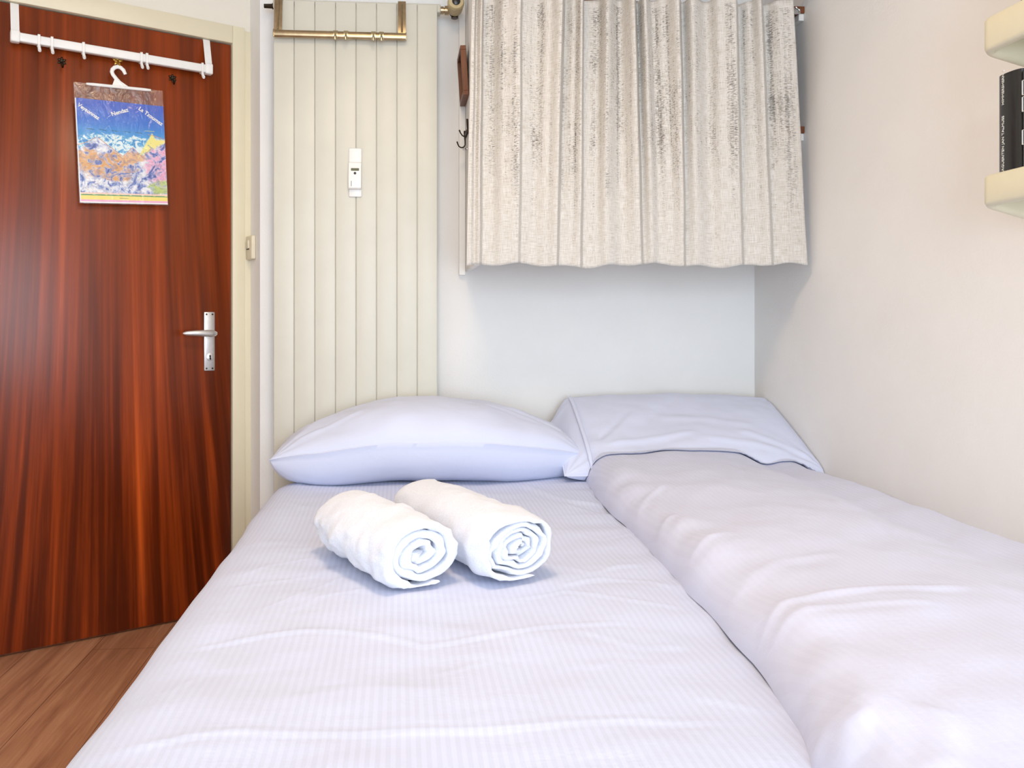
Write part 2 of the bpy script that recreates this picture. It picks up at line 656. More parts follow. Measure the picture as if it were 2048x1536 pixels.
def grid_obj(name, X, Y, Z, mats, parent=None, uv=None, solid=0.0, off=-1.0, **kw):
    """arrays of shape (n, m) -> a cloth-like sheet, given thickness in the mesh itself"""
    n, m = X.shape
    bm = bmesh.new()
    uvl = bm.loops.layers.uv.new('UVMap')
    V = [[bm.verts.new((float(X[i, j]), float(Y[i, j]), float(Z[i, j]))) for j in range(m)] for i in range(n)]
    uvd = {}
    if uv is not None:
        for i in range(n):
            for j in range(m):
                uvd[V[i][j]] = (float(uv[0][i, j]), float(uv[1][i, j]))
    for i in range(n - 1):
        for j in range(m - 1):
            f = bm.faces.new((V[i][j], V[i + 1][j], V[i + 1][j + 1], V[i][j + 1]))
            if uv is not None:
                for l in f.loops:
                    l[uvl].uv = uvd[l.vert]
    o = obj(name, bm, mats, parent, smooth=80, **kw)
    if solid:
        md = o.modifiers.new('thickness', 'SOLIDIFY')
        md.thickness = solid
        md.offset = off
    return o


def fbm(x, y, z=0.0, sc=1.0, oct=4, seed=0.0):
    """numpy value noise built from mathutils.noise (vectorised by loop)"""
    out = np.empty(x.shape)
    xf, yf, of = x.ravel() * sc, y.ravel() * sc, out.ravel()
    zz = np.broadcast_to(z, x.shape).ravel() * sc
    for i in range(xf.size):
        of[i] = noise.fractal(Vector((xf[i] + seed, yf[i] - seed * 1.7, zz[i] + seed * 0.3)), 1.0, 2.0, oct, noise_basis='PERLIN_ORIGINAL')
    return of.reshape(x.shape)


def smooth(a, b, x):
    t = np.clip((x - a) / (b - a), 0, 1)
    return t * t * (3 - 2 * t)


def crease(X, Y, pts, w, amp, skew=0.35):
    """raised fold line along a polyline, height amp, half width w, with a shallow dip on one side"""
    best = np.full(X.shape, 9.0)
    sgn = np.zeros(X.shape)
    par = np.zeros(X.shape)
    tot = 0.0
    L = sum((Vector(b) - Vector(a)).length for a, b in zip(pts, pts[1:]))
    for a, b in zip(pts, pts[1:]):
        dx, dy = b[0] - a[0], b[1] - a[1]
        l2 = dx * dx + dy * dy
        t = np.clip(((X - a[0]) * dx + (Y - a[1]) * dy) / l2, 0, 1)
        px, py = a[0] + t * dx - X, a[1] + t * dy - Y
        d = np.hypot(px, py)
        s = np.sign(dx * py - dy * px)
        m = d < best
        best = np.where(m, d, best)
        sgn = np.where(m, s, sgn)
        par = np.where(m, (tot + t * math.sqrt(l2)) / L, par)
        tot += math.sqrt(l2)
    fade = smooth(0, 0.15, par) * (1 - smooth(0.85, 1.0, par))
    g = np.exp(-(best / w) ** 2) - skew * np.exp(-((best - 2.0 * w) / (1.2 * w)) ** 2) * (sgn > 0)
    return amp * g * fade


# ------------------------------------------------------------------ the room shell
CEIL = 2.42
REAR = -1.75
LEFTX = -2.05
bm = bmesh.new()
box(bm, LEFTX - 0.1, W + 0.15, REAR - 0.15, D + 0.9, -0.12, 0.0)
obj('floor', bm, M['floor'], kind='structure', smooth=0)
bm = bmesh.new()
box(bm, LEFTX - 0.1, W + 0.15, REAR - 0.15, D + 0.9, CEIL, CEIL + 0.12)
obj('ceiling', bm, M['ceiling'], kind='structure', smooth=0)
bm = bmesh.new()
prism(bm, [(-0.4808, D, 0), (W + 0.15, D, 0), (W + 0.15, D + 0.15, 0), (-0.47, D + 0.15, 0), (-0.47, D + 0.12, 0), (OX, OY, 0)], (0, 0, CEIL))
obj('wall_back', bm, M['wall'], kind='structure', smooth=0)
bm = bmesh.new()
box(bm, W, W + 0.15, REAR - 0.15, D, 0, CEIL)
obj('wall_right', bm, M['wall'], kind='structure', smooth=0)

DZ = 1.988          # door top
DL, DR = -0.886, -0.066     # door leaf, local x
bm = bmesh.new()
x_end = -1.75
box(bm, -0.022, 0.0, 0.0, 0.12, 0, CEIL)
box(bm, x_end, DL - 0.044, 0.0, 0.12, 0, CEIL)
box(bm, DL - 0.044, -0.022, 0.0, 0.12, DZ + 0.063, CEIL)
bmesh.ops.transform(bm, matrix=DM, verts=bm.verts[:])
pe = DM @ Vector((x_end, 0, 0))
prism(bm, [(pe.x, pe.y, 0), (pe.x - 0.1, pe.y + 0.05, 0), (pe.x - 0.1, REAR, 0), (pe.x, REAR, 0)], (0, 0, CEIL))
obj('wall_left', bm, M['wall_warm_tint'], kind='structure', smooth=0)
XL = pe.x

# rear wall with the window that lights the room
WX0, WX1, WZ0, WZ1 = -0.70, 1.2, 0.35, 2.2
bm = bmesh.new()
box(bm, XL - 0.1, WX0, REAR - 0.15, REAR, 0, CEIL)
box(bm, WX1, W, REAR - 0.15, REAR, 0, CEIL)
box(bm, WX0, WX1, REAR - 0.15, REAR, 0, WZ0)
box(bm, WX0, WX1, REAR - 0.15, REAR, WZ1, CEIL)
obj('wall_front', bm, M['wall'], kind='structure', smooth=0)
bm = bmesh.new()
for a, b in ((WX0, WX0 + 0.05), (WX1 - 0.05, WX1), ((WX0 + WX1) / 2 - 0.03, (WX0 + WX1) / 2 + 0.03)):
    box(bm, a, b, REAR - 0.12, REAR - 0.06, WZ0, WZ1, 0.004)
for a, b in ((WZ0, WZ0 + 0.05), (WZ1 - 0.05, WZ1)):
    box(bm, WX0 + 0.05, WX1 - 0.05, REAR - 0.12, REAR - 0.06, a, b, 0.004)
win = obj('window_1', bm, M['whitepl'], kind='structure')
bm = bmesh.new()
box(bm, WX0 + 0.05, WX1 - 0.05, REAR - 0.094, REAR - 0.088, WZ0 + 0.05, WZ1 - 0.05)
obj('pane', bm, M['glass'], win, smooth=0)

# ------------------------------------------------------------------ door, frame
bm = bmesh.new()
box(bm, DL + 0.002, DR - 0.003, 0.0, 0.04, 0.008, DZ - 0.003, 0.002)
door = obj('door_1', bm, M['door'], kind='structure', basis=DM, smooth=30)

bm = bmesh.new()
for x0, x1, a, b in ((DR, -0.022, -0.012, 0.06), (-0.022, 0.004, -0.005, 0.05)):
    box(bm, x0, x1, a, b if x0 < -0.03 else -0.0005, 0, DZ + 0.063 if x0 < -0.03 else DZ + 0.055, 0.0025)
box(bm, DL - 0.044, DL, -0.012, 0.06, 0, DZ + 0.063, 0.0025)
box(bm, DL, DR, -0.012, 0.06, DZ + 0.0015, DZ + 0.063, 0.0025)
obj('trim_1', bm, M['trim'], kind='structure', basis=DM)

bm = bmesh.new()
box(bm, DL, DR, 0.012, 0.09, 0.0003, 0.0075, 0.001, 1)  # threshold bar added to block outside light leaking under the door
obj('gap_light_block', bm, M['brownwood'], kind='structure', basis=DM)

# handle on the door
bm = bmesh.new()
p0, p1 = atD(408.5, 624, 0.004), atD(432, 741, 0.004)
hx0, hx1 = p0.x, p0.x + 0.036
hz1, hz0 = p0.z, p1.z
box(bm, hx0, hx1, -0.0035, 0.0, hz0, hz1, 0.0025)
plate = obj('handle_plate', bm, M['steel'], door, basis=DM, label='brushed steel backplate of the door handle')
hc = (hx0 + hx1) / 2
for x in (hx0 + 0.008, hx1 - 0.008):
    for z in (hz0 + 0.008, hz1 - 0.008):
        bm = bmesh.new()
        lathe(bm, (x, -0.003, z), (0, -1, 0), [(0, 0.0032), (0.0015, 0.003), (0.002, 0.001)], 12)
        obj('screw', bm, M['bronze'], plate, basis=DM)
pz = atD(420, 667, 0.03).z
bm = bmesh.new()
lathe(bm, (hc + 0.004, 0, pz), (0, -1, 0), [(0, 0.013), (0.012, 0.0125), (0.014, 0.0095), (0.05, 0.009)], 24)
q = atD(366, 667, 0.048)
lv = []
rad = []
for i in range(13):
    t = i / 12
    lv.append((hc + 0.013 + (q.x - hc - 0.013) * t, -0.046 - 0.006 * math.sin(t * 3.0), pz + (q.z - pz) * t + 0.001 * math.sin(t * 3)))
    rad.append((0.0055, 0.0098, 0.0112, 0.0114, 0.0114, 0.0112, 0.0108, 0.0104, 0.0098, 0.0092, 0.0084, 0.0072, 0.003)[i])
tube(bm, lv, rad, 18, sx=1.0, sy=0.8)
obj('lever', bm, M['steel'], plate, basis=DM, label='tapered steel lever of the door handle')
bm = bmesh.new()
kp = atD(420.5, 714, 0.004)
lathe(bm, (kp.x, -0.003, kp.z), (0, -1, 0), [(0, 0.0135), (0.002, 0.013), (0.003, 0.011), (0.003, 0.0)], 28)
esc = obj('escutcheon', bm, M['steel'], plate, basis=DM)
bm = bmesh.new()
lathe(bm, (kp.x - 0.001, -0.006, kp.z + 0.0035), (0, -1, 0), [(0, 0.0032), (0.0008, 0.0032)], 14)
prism(bm, [(kp.x - 0.0025, -0.0062, kp.z + 0.002), (kp.x + 0.001, -0.0062, kp.z + 0.002), (kp.x + 0.003, -0.0062, kp.z - 0.009), (kp.x - 0.003, -0.0062, kp.z - 0.009)], (0, -0.0006, 0))
obj('keyhole', bm, M['hole'], plate, basis=DM)

# ------------------------------------------------------------------ over-door rail
OFFB = 0.038
a, b = atD(30, 72, OFFB), atD(418, 137, OFFB)
rz = (a.z + b.z) / 2
RX0, RX1 = a.x, b.x
rail = thing('over_door_rail', 'long white hook rail hung over the top of the red-brown door', 'hook rail', DM @ Vector(((RX0 + RX1) / 2, -0.01, rz - 0.016)), rot=DM.to_3x3().to_4x4())
bm = bmesh.new()
box(bm, RX0 + 0.01, RX1 - 0.01, -OFFB + 0.0005, -OFFB + 0.0215, rz - 0.0135, rz + 0.0135, 0.004, 3)
obj('bar', bm, M['whitepl'], rail, basis=DM)
for xe, sgn in ((RX0, 1), (RX1, -1)):
    bm = bmesh.new()
    box(bm, xe - 0.012 * (1 if sgn > 0 else 1), xe + 0.014, -OFFB - 0.003, -OFFB + 0.025, rz - 0.0175, rz + 0.0185, 0.005, 3)
    obj('end_cap', bm, M['whitepl'], rail, basis=DM)
    bm = bmesh.new()
    hw = 0.0115
    xs = xe + 0.001
    prof = [(-OFFB + 0.004, rz + 0.01), (-0.0035, DZ - 0.004), (-0.0008, DZ - 0.0004), (0.046, DZ - 0.0004), (0.046, DZ - 0.03), (0.0445, DZ - 0.03), (0.0445, DZ - 0.0018), (0.0005, DZ - 0.0018), (-0.0022, DZ - 0.0055), (-OFFB + 0.0062, rz + 0.01)]
    prof = [(y, z) for y, z in prof]
    prism(bm, [(xs - hw, y, z) for y, z in prof], (2 * hw, 0, 0))
    obj('strap', bm, M['whitepl'], rail, basis=DM, smooth=20)
for px, py in ((78, 80), (104, 84), (167, 95), (283, 116), (294, 118), (405, 136)):
    x = atD(px, py, OFFB).x
    bm = bmesh.new()
    y0, y1 = -OFFB - 0.0035, -OFFB + 0.0235
    z0, z1 = rz - 0.0165, rz + 0.0165
    w = 0.0038
    for q in ((y0, y0 + 0.0028, z0, z1), (y1 - 0.0018, y1, z0, z1), (y0, y1, z1 - 0.0024, z1), (y0, y1, z0, z0 + 0.0024)):
        box(bm, x - w, x + w, q[0], q[1], q[2], q[3], 0.0008, 1)
    tube(bm, [(x, y0 + 0.004, z0 + 0.002), (x + 0.0005, y0 + 0.003, z0 - 0.006), (x + 0.001, y0 - 0.003, z0 - 0.015), (x + 0.001, y0 - 0.008, z0 - 0.019), (x + 0.001, y0 - 0.012, z0 - 0.016)], [0.0042, 0.0046, 0.005, 0.005, 0.0035], 10)
    obj('sliding_hook', bm, M['whitepl'], rail, basis=DM)


# ------------------------------------------------------------------ three small hooks screwed to the door
def door_hook(px, py, m, label, petals, s=1.0):
    c = atD(px, py, 0.006)
    t = thing('coat_hook', label, 'hook', DM @ Vector((c.x, 0, c.z)), 'hooks screwed to the door', rot=DM.to_3x3().to_4x4())
    bm = bmesh.new()
    lathe(bm, (c.x, 0.0, c.z), (0, -1, 0), [(0, 0.0085 * s), (0.002, 0.0085 * s), (0.004, 0.006 * s), (0.0065, 0.0035 * s), (0.007, 0.001)], 20)
    for k in range(petals):
        an = math.pi / 2 + 2 * math.pi * k / petals
        rot = Matrix.Rotation(-an, 4, 'Y')
        ball(bm, (c.x + math.cos(an) * 0.009 * s, -0.003, c.z + math.sin(an) * 0.009 * s), 0.0052 * s, 1.25, 0.55, 0.75, M4=rot)
    obj('rosette', bm, m, t, basis=DM)
    bm = bmesh.new()
    pts = [(c.x, -0.004, c.z - 0.002), (c.x, -0.012, c.z - 0.006), (c.x, -0.016, c.z - 0.013), (c.x, -0.018, c.z - 0.021), (c.x, -0.024, c.z - 0.026), (c.x, -0.031, c.z - 0.023), (c.x, -0.034, c.z - 0.016)]
    tube(bm, [Vector((p[0], p[1] * s, c.z + (p[2] - c.z) * s)) for p in pts], [0.003 * s] * 6 + [0.0038 * s], 10)
    obj('prong', bm, m, t, basis=DM)
    return t


door_hook(124, 122, M['bronze'], 'dark bronze hook under the left end of the white hook rail', 6, 0.9)
door_hook(235.5, 122, M['gold'], 'shiny brass flower-shaped hook carrying the white plastic hanger', 5, 1.05)
door_hook(345.5, 156, M['bronze'], 'dark bronze hook to the right of the mountain map', 6, 0.9)

# ------------------------------------------------------------------ hanging sleeve with the mountain map
OFS = 0.030
tl, tr_, br_, bl = [atD(x, y, OFS) for x, y in ((147, 164), (325, 182), (336.5, 411), (158.5, 407))]


def sleeve_pt(u, v, yoff):
    top = tl.lerp(tr_, u)
    bot = bl.lerp(br_, u)
    p = bot.lerp(top, v)
    return Vector((p.x, yoff, p.z))


sl = thing('hanging_sleeve', 'clear plastic sleeve on a white hanger hung from the brass door hook', 'hanging sleeve', DM @ sleeve_pt(0.5, 0, -OFS), rot=DM.to_3x3().to_4x4())
bm = bmesh.new()
for y, sg in ((-OFS - 0.0028, 1), (-OFS + 0.0016, 1)):
    n_, m_ = 26, 34
    V = [[None] * (m_ + 1) for _ in range(n_ + 1)]
    for i in range(n_ + 1):
        for j in range(m_ + 1):
            p = sleeve_pt(i / n_, j / m_, y)
            if y < -OFS:
                edge = min(i, n_ - i, j) / 5.0
                p.y -= 0.0016 * min(1, edge) * (1 + noise.noise(Vector((i * 0.35, j * 0.22, 3))))
            V[i][j] = bm.verts.new(p)
    for i in range(n_):
        for j in range(m_):
            bm.faces.new((V[i][j], V[i + 1][j], V[i + 1][j + 1], V[i][j + 1]))
obj('sleeve', bm, M['film'], sl, basis=DM, smooth=60, label='crinkled clear plastic pocket')
bm = bmesh.new()
h0, h1 = atD(172, 168, OFS), atD(301, 181, OFS)
nb = 0.0035
pts = [Vector((h0.x, 0, h0.z)).lerp(Vector((h1.x, 0, h1.z)), k / 10) for k in range(11)]
tube(bm, [(p.x, -OFS - 0.004, p.z) for p in pts], [0.0035, 0.0048] + [0.0048] * 7 + [0.0048, 0.0035], 12, sx=1.0, sy=0.7)
hk = [(245, 172), (238, 165), (230.5, 156.5), (225.5, 150), (223.3, 144.5), (224.5, 139.5), (229, 135.5), (235, 134), (241, 136), (246.5, 141), (250.5, 149.5)]
hp = [atD(x, y, OFS) for x, y in hk]
tube(bm, [(p.x, -OFS - 0.004, p.z) for p in hp], [0.0062] * 10 + [0.0052], 14, sx=1.0, sy=0.55)
g = [atD(x, y, OFS) for x, y in ((224, 171), (229, 158), (240, 163), (256, 174))]
prism(bm, [(p.x, -OFS - 0.0065, p.z) for p in g], (0, 0.005, 0))
obj('hanger', bm, M['whitepl'], sl, basis=DM, label='white plastic hanger bar with an open hook')

# the printed map inside the sleeve
bm = bmesh.new()
uvl = bm.loops.layers.uv.new('UVMap')
ml, mr, mbr, mbl = [atD(x, y, OFS) for x, y in ((149.5, 195), (326.5, 213), (335.5, 409), (160, 405))]


def map_pt(u, v, dy=0.0):
    p = mbl.lerp(mbr, u).lerp(ml.lerp(mr, u), v)
    return Vector((p.x, -OFS - 0.0008 - dy, p.z))


NN = 12
vv = [[bm.verts.new(map_pt(i / NN, j / NN)) for j in range(NN + 1)] for i in range(NN + 1)]
for i in range(NN):
    for j in range(NN):
        f = bm.faces.new((vv[i][j], vv[i + 1][j], vv[i + 1][j + 1], vv[i][j + 1]))
        for l, (u, v) in zip(f.loops, ((i, j), (i + 1, j), (i + 1, j + 1), (i, j + 1))):
            l[uvl].uv = (u / NN, v / NN)
edge = [v for v in bm.verts]
r = bmesh.ops.extrude_face_region(bm, geom=bm.faces[:])
bmesh.ops.translate(bm, vec=(0, 0.0008, 0), verts=[e for e in r['geom'] if isinstance(e, bmesh.types.BMVert)])


def map_line(pts, w, mi):
    for (a, b) in zip(pts, pts[1:]):
        A, B = map_pt(*a, 0.0004), map_pt(*b, 0.0004)
        d = (B - A).normalized()
        n = Vector((-d.z, 0, d.x)) * w / 2
        prism(bm, [A + n, B + n, B - n, A - n], (0, 0.0003, 0), mi)


map_line([(0.0, 0.55), (0.10, 0.58), (0.21, 0.635)], 0.0016, 1)
map_line([(0.23, 0.635), (0.33, 0.57), (0.50, 0.465), (0.62, 0.56)], 0.0018, 1)
map_line([(0.62, 0.56), (0.68, 0.50), (0.73, 0.47), (0.84, 0.57)], 0.0014, 1)
map_line([(0.80, 0.70), (0.88, 0.69), (0.99, 0.665)], 0.0014, 1)
map_line([(0.77, 0.735), (0.88, 0.735)], 0.0014, 3)
for k in range(5):
    u = 0.11 + k * 0.135
    map_line([(u, 0.712), (u + 0.045, 0.711), (u + 0.085, 0.707)], 0.0016, 2)
for k in range(7):
    u = 0.03 + k * 0.138
    map_line([(u, 0.081), (u + 0.11, 0.081)], 0.0010, 2)
map_line([(0.44, 0.05), (0.54, 0.05)], 0.0010, 4)
for k in range(26):
    u, v = random.uniform(0.06, 0.95), random.uniform(0.14, 0.50)
    map_line([(u, v), (u + random.uniform(0.01, 0.04), v + random.uniform(-0.004, 0.004))], 0.0007, 4)


def map_text(s, u, v, ang, size):
    p = map_pt(u, v, 0.0005)
    m = Matrix.Translation(p) @ Matrix.Rotation(-ang, 4, 'Y') @ Matrix.Rotation(math.pi / 2, 4, 'X')
    text_into(bm, s, size, m, 5, 0.0002, bold=0.0005)


map_text('Veysonnaz', 0.02, 0.925, math.radians(-31), 0.0165)
map_text('Nendaz', 0.40, 0.855, math.radians(24), 0.0175)
map_text('La Tzoumaz', 0.70, 0.945, math.radians(-31), 0.0175)
mp = obj('mountain_map', bm, [M['map'], M['line_orange'], M['line_green'], M['line_yellow'], M['line_dark'], M['whiteprint']], label='blue mountain panorama map inside the clear sleeve on the door', cat='map', basis=DM, smooth=0)

# ------------------------------------------------------------------ light switch
nret = Vector((-0.875, -0.484, 0))
cs = DMI @ atP(505.5, 496, Vector((-0.4808, D, 0)), nret)
sw = thing('light_switch', 'small square cream light switch on the narrow wall beside the door frame', 'light switch', DM @ Vector((0, cs.y, cs.z - 0.042)), rot=DM.to_3x3().to_4x4())
bm = bmesh.new()
box(bm, -0.017, -0.0005, cs.y - 0.036, cs.y + 0.036, cs.z - 0.042, cs.z + 0.042, 0.005, 3)
obj('switch_box', bm, M['switchpl'], sw, basis=DM)
bm = bmesh.new()
vs = box(bm, -0.021, -0.016, cs.y - 0.012, cs.y + 0.012, cs.z - 0.003, cs.z + 0.026, 0.0025, 2)
obj('rocker', bm, M['switchpl'], sw, basis=DM)
bm = bmesh.new()
box(bm, -0.0185, -0.0165, cs.y - 0.013, cs.y + 0.013, cs.z - 0.0065, cs.z - 0.004)
obj('slot', bm, M['hole'], sw, basis=DM)

# ------------------------------------------------------------------ radiator
RY = 2.70
rx0, rx1 = atY(546.5, 500, RY).x, atY(875, 500, RY).x
rzt = atY(700, 4, RY).z
rzb = 0.17
rad_ = thing('radiator', 'tall cream panel radiator of eight flat upright tubes behind the bed', 'radiator', ((rx0 + rx1) / 2, RY + 0.05, rzb))
sw_ = (rx1 - rx0) / 8
bm = bmesh.new()
for k in range(8):
    box(bm, rx0 + k * sw_ + 0.0008, rx0 + (k + 1) * sw_ - 0.0008, RY, RY + 0.012, rzb, rzt, 0.0026, 3)
box(bm, rx0 + 0.003, rx1 - 0.003, RY + 0.006, RY + 0.011, rzb + 0.02, rzt - 0.02)
obj('front_panel', bm, M['radiator'], rad_)
vz = atY(885, 20, RY + 0.03).z
for zz in (vz, rzb + 0.03):
    bm = bmesh.new()
    box(bm, rx0 - 0.004, rx1 + 0.012, RY + 0.0125, RY + 0.055, zz - 0.0145, zz + 0.0145, 0.005, 3)
    obj('header_pipe', bm, M['radiator'], rad_)
zp = atY(534, 11, RY + 0.03).z
bm = bmesh.new()
xp = atY(529, 11, RY + 0.03).x
lathe(bm, (rx0 - 0.002, RY + 0.034, zp), (-1, 0, 0), [(0, 0.011), (0.006, 0.011), (0.006, 0.0085), (rx0 - xp, 0.0075), (rx0 - xp + 0.001, 0.0)], 6)
obj('bleed_plug', bm, M['bronze'], rad_, label='dark hexagonal plug at the top left of the radiator')
for z in (0.6, 1.75):
    for x in (rx0 + 0.1, rx1 - 0.1):
        bm = bmesh.new()
        box(bm, x - 0.012, x + 0.012, RY + 0.0125, D - 0.001, z - 0.02, z + 0.02, 0.002)
        obj('wall_bracket', bm, M['radiator'], rad_)
# thermostat head
hc_ = atY(912.5, 2, 2.655)
bm = bmesh.new()
vx = hc_.x
lathe(bm, (rx1 + 0.010, RY + 0.034, vz), (1, 0, 0), [(0, 0.013), (0.012, 0.013), (0.0122, 0.010), (0.016, 0.010), (0.0162, 0.0155), (0.030, 0.0155), (0.0302, 0.011), (vx - rx1 - 0.006, 0.011)], 20)
obj('valve_nut', bm, M['brass'], rad_, label='brass union nut of the valve')
bm = bmesh.new()
lathe(bm, (vx, RY + 0.05, vz), (0, -1, 0), [(0, 0.018), (0.02, 0.018), (0.0201, 0.016), (0.024, 0.016)], 20)
tube(bm, [(vx, RY + 0.034, vz), (vx, RY + 0.034, vz - 0.026)], 0.012, 14)
valve = obj('valve_body', bm, M['bronze'], rad_)
bm = bmesh.new()
lathe(bm, (vx, RY + 0.028, hc_.z), (0, -1, 0), [(0, 0.020), (0.006, 0.0255), (0.052, 0.0268), (0.058, 0.0275), (0.068, 0.0275), (0.074, 0.024), (0.074, 0.014), (0.071, 0.013), (0.071, 0.0)], 40)
for k in range(28):
    an = 2 * math.pi * k / 28
    box(bm, -0.0011, 0.0011, -0.003, 0.003, 0.0262, 0.0284, 0.0, mat=Matrix.Translation((vx, RY - 0.026, hc_.z)) @ Matrix.Rotation(an, 4, 'Y'))
head = obj('thermostat_head', bm, M['headpl'], rad_, label='beige thermostatic knob with notched rim')
bm = bmesh.new()
lathe(bm, (vx, RY - 0.0425, hc_.z), (0, -1, 0), [(0, 0.0135), (0.004, 0.0135), (0.0055, 0.011), (0.006, 0.0)], 28)
obj('knob_cap', bm, M['black'], rad_, label='black cap in the centre of the knob')
# heat cost meter
m0, m1 = atY(698, 394, RY), atY(723.5, 297, RY)
bm = bmesh.new()
box(bm, m0.x, m1.x, RY - 0.006, RY - 0.0005, m0.z, m1.z, 0.004, 2)
meter = obj('heat_meter', bm, M['whitepl'], rad_, label='small white heat meter clipped to the middle of the radiator')
e0, e1 = atY(697, 378, RY - 0.02), atY(722, 324, RY - 0.02)
bm = bmesh.new()
ex0, ex1, ez0, ez1 = m0.x - 0.0005, m1.x - 0.001, e0.z, e1.z
vs = prism(bm, [(ex0, RY - 0.0055, ez1 + 0.004), (ex0, RY - 0.014, ez1 - 0.002), (ex0, RY - 0.024, ez0 + 0.03), (ex0, RY - 0.024, ez0 + 0.004), (ex0, RY - 0.018, ez0), (ex0, RY - 0.0055, ez0)], (ex1 - ex0, 0, 0))
bmesh.ops.bevel(bm, geom=bm.edges[:], offset=0.002, segments=2, profile=0.5, affect='EDGES')
obj('meter_housing', bm, M['whitepl'], meter)
l0, l1 = atY(702, 341.5, RY - 0.018), atY(718, 336.5, RY - 0.018)
bm = bmesh.new()
box(bm, l0.x, l1.x, RY - 0.0196, RY - 0.016, l0.z, l1.z, 0.0006, 1)
obj('display', bm, M['lcd'], meter, label='small olive display window')
lb = atY(710, 346.5, RY - 0.02)
bm = bmesh.new()
lathe(bm, (lb.x, RY - 0.017, lb.z), (0, -1, 0), [(0, 0.0044), (0.0042, 0.0044), (0.0043, 0.0018), (0.003, 0.0)], 18)
obj('button', bm, M['black'], meter)
bm = bmesh.new()
lc = atY(702.5, 367, RY - 0.024)
box(bm, lc.x - 0.0008, lc.x + 0.0008, RY - 0.0246, RY - 0.022, lc.z - 0.009, lc.z + 0.009)
obj('seal_slot', bm, M['bronze'], meter)

# ------------------------------------------------------------------ brass towel rail over the radiator
TY = RY - 0.034
t0, t1 = atY(546, 70, TY), atY(812, 70, TY)
tzc = (atY(560, 65, TY).z + atY(800, 73, TY).z) / 2
tr = thing('towel_rail', 'brass towel rail with four sliding hooks hung over the radiator top', 'towel rail', ((t0.x + t1.x) / 2, RY - 0.02, tzc - 0.014))
bm = bmesh.new()
x0_, x1_ = t0.x + 0.001, t1.x
pr = []
for k in range(13):
    an = -math.pi / 2 + math.pi * k / 12
    pr.append((TY - math.cos(an) * 0.006 + 0.004, tzc + math.sin(an) * 0.0118))
pr += [(TY + 0.008, tzc + 0.0118), (TY + 0.008, tzc - 0.0118)]
prism(bm, [(x0_, y, z) for y, z in pr], (x1_ - x0_, 0, 0))
bar = obj('bar', bm, M['brass'], tr, smooth=40)
for xe, s_ in ((x0_, 1), (x1_, -1)):
    bm = bmesh.new()
    ax0, ax1 = (xe + 0.0005, xe + 0.0265) if s_ > 0 else (xe - 0.0265, xe - 0.0005)
    zt = rzt + 0.0035
    prof = [(TY + 0.0085, tzc - 0.008), (TY + 0.006, tzc + 0.012), (RY - 0.012, zt - 0.004), (RY - 0.010, zt), (RY + 0.016, zt), (RY + 0.016, zt - 0.024), (RY + 0.0135, zt - 0.024), (RY + 0.0135, zt - 0.0025), (RY - 0.0085, zt - 0.0025), (TY + 0.011, tzc - 0.008)]
    prism(bm, [(ax0, y, z) for y, z in prof], (ax1 - ax0, 0, 0))
    # raised rib down the strap
    cxm = (ax0 + ax1) / 2
    tube(bm, [(cxm, TY + 0.0062, tzc + 0.014), (cxm, RY - 0.0125, zt - 0.012)], 0.0058, 12, sx=1, sy=0.6)
    obj('arm', bm, M['brass'], tr, smooth=40)
    bm = bmesh.new()
    box(bm, xe - 0.0015, xe + 0.0035 if s_ > 0 else xe + 0.0015, TY - 0.0028, TY + 0.0085, tzc - 0.0128, tzc + 0.0128, 0.002)
    if s_ < 0:
        pass
    obj('end_cap', bm, M['brass'], tr)
for px in (671, 692, 747, 763):
    x = atY(px, 70, TY).x
    bm = bmesh.new()
    w = 0.0075
    ring = []
    for k in range(17):
        an = -math.pi * 0.62 + 2 * math.pi * 0.62 * k / 16
        ring.append((TY - math.cos(an) * 0.0095 + 0.004, tzc + math.sin(an) * 0.0145))
    inn = [(TY + 0.004 + (y - TY - 0.004) * 0.82, tzc + (z - tzc) * 0.86) for y, z in ring]
    prism(bm, [(x - w, y, z) for y, z in ring + inn[::-1]], (2 * w, 0, 0))
    tube(bm, [(x, TY - 0.006, tzc + 0.004), (x, TY - 0.010, tzc - 0.006), (x, TY - 0.010, tzc - 0.014), (x, TY - 0.014, tzc - 0.020), (x, TY - 0.020, tzc - 0.020), (x, TY - 0.022, tzc - 0.014)], [0.002, 0.0038, 0.0042, 0.004, 0.004, 0.003], 10)
    obj('sliding_hook', bm, M['palebrass'], tr, smooth=40)

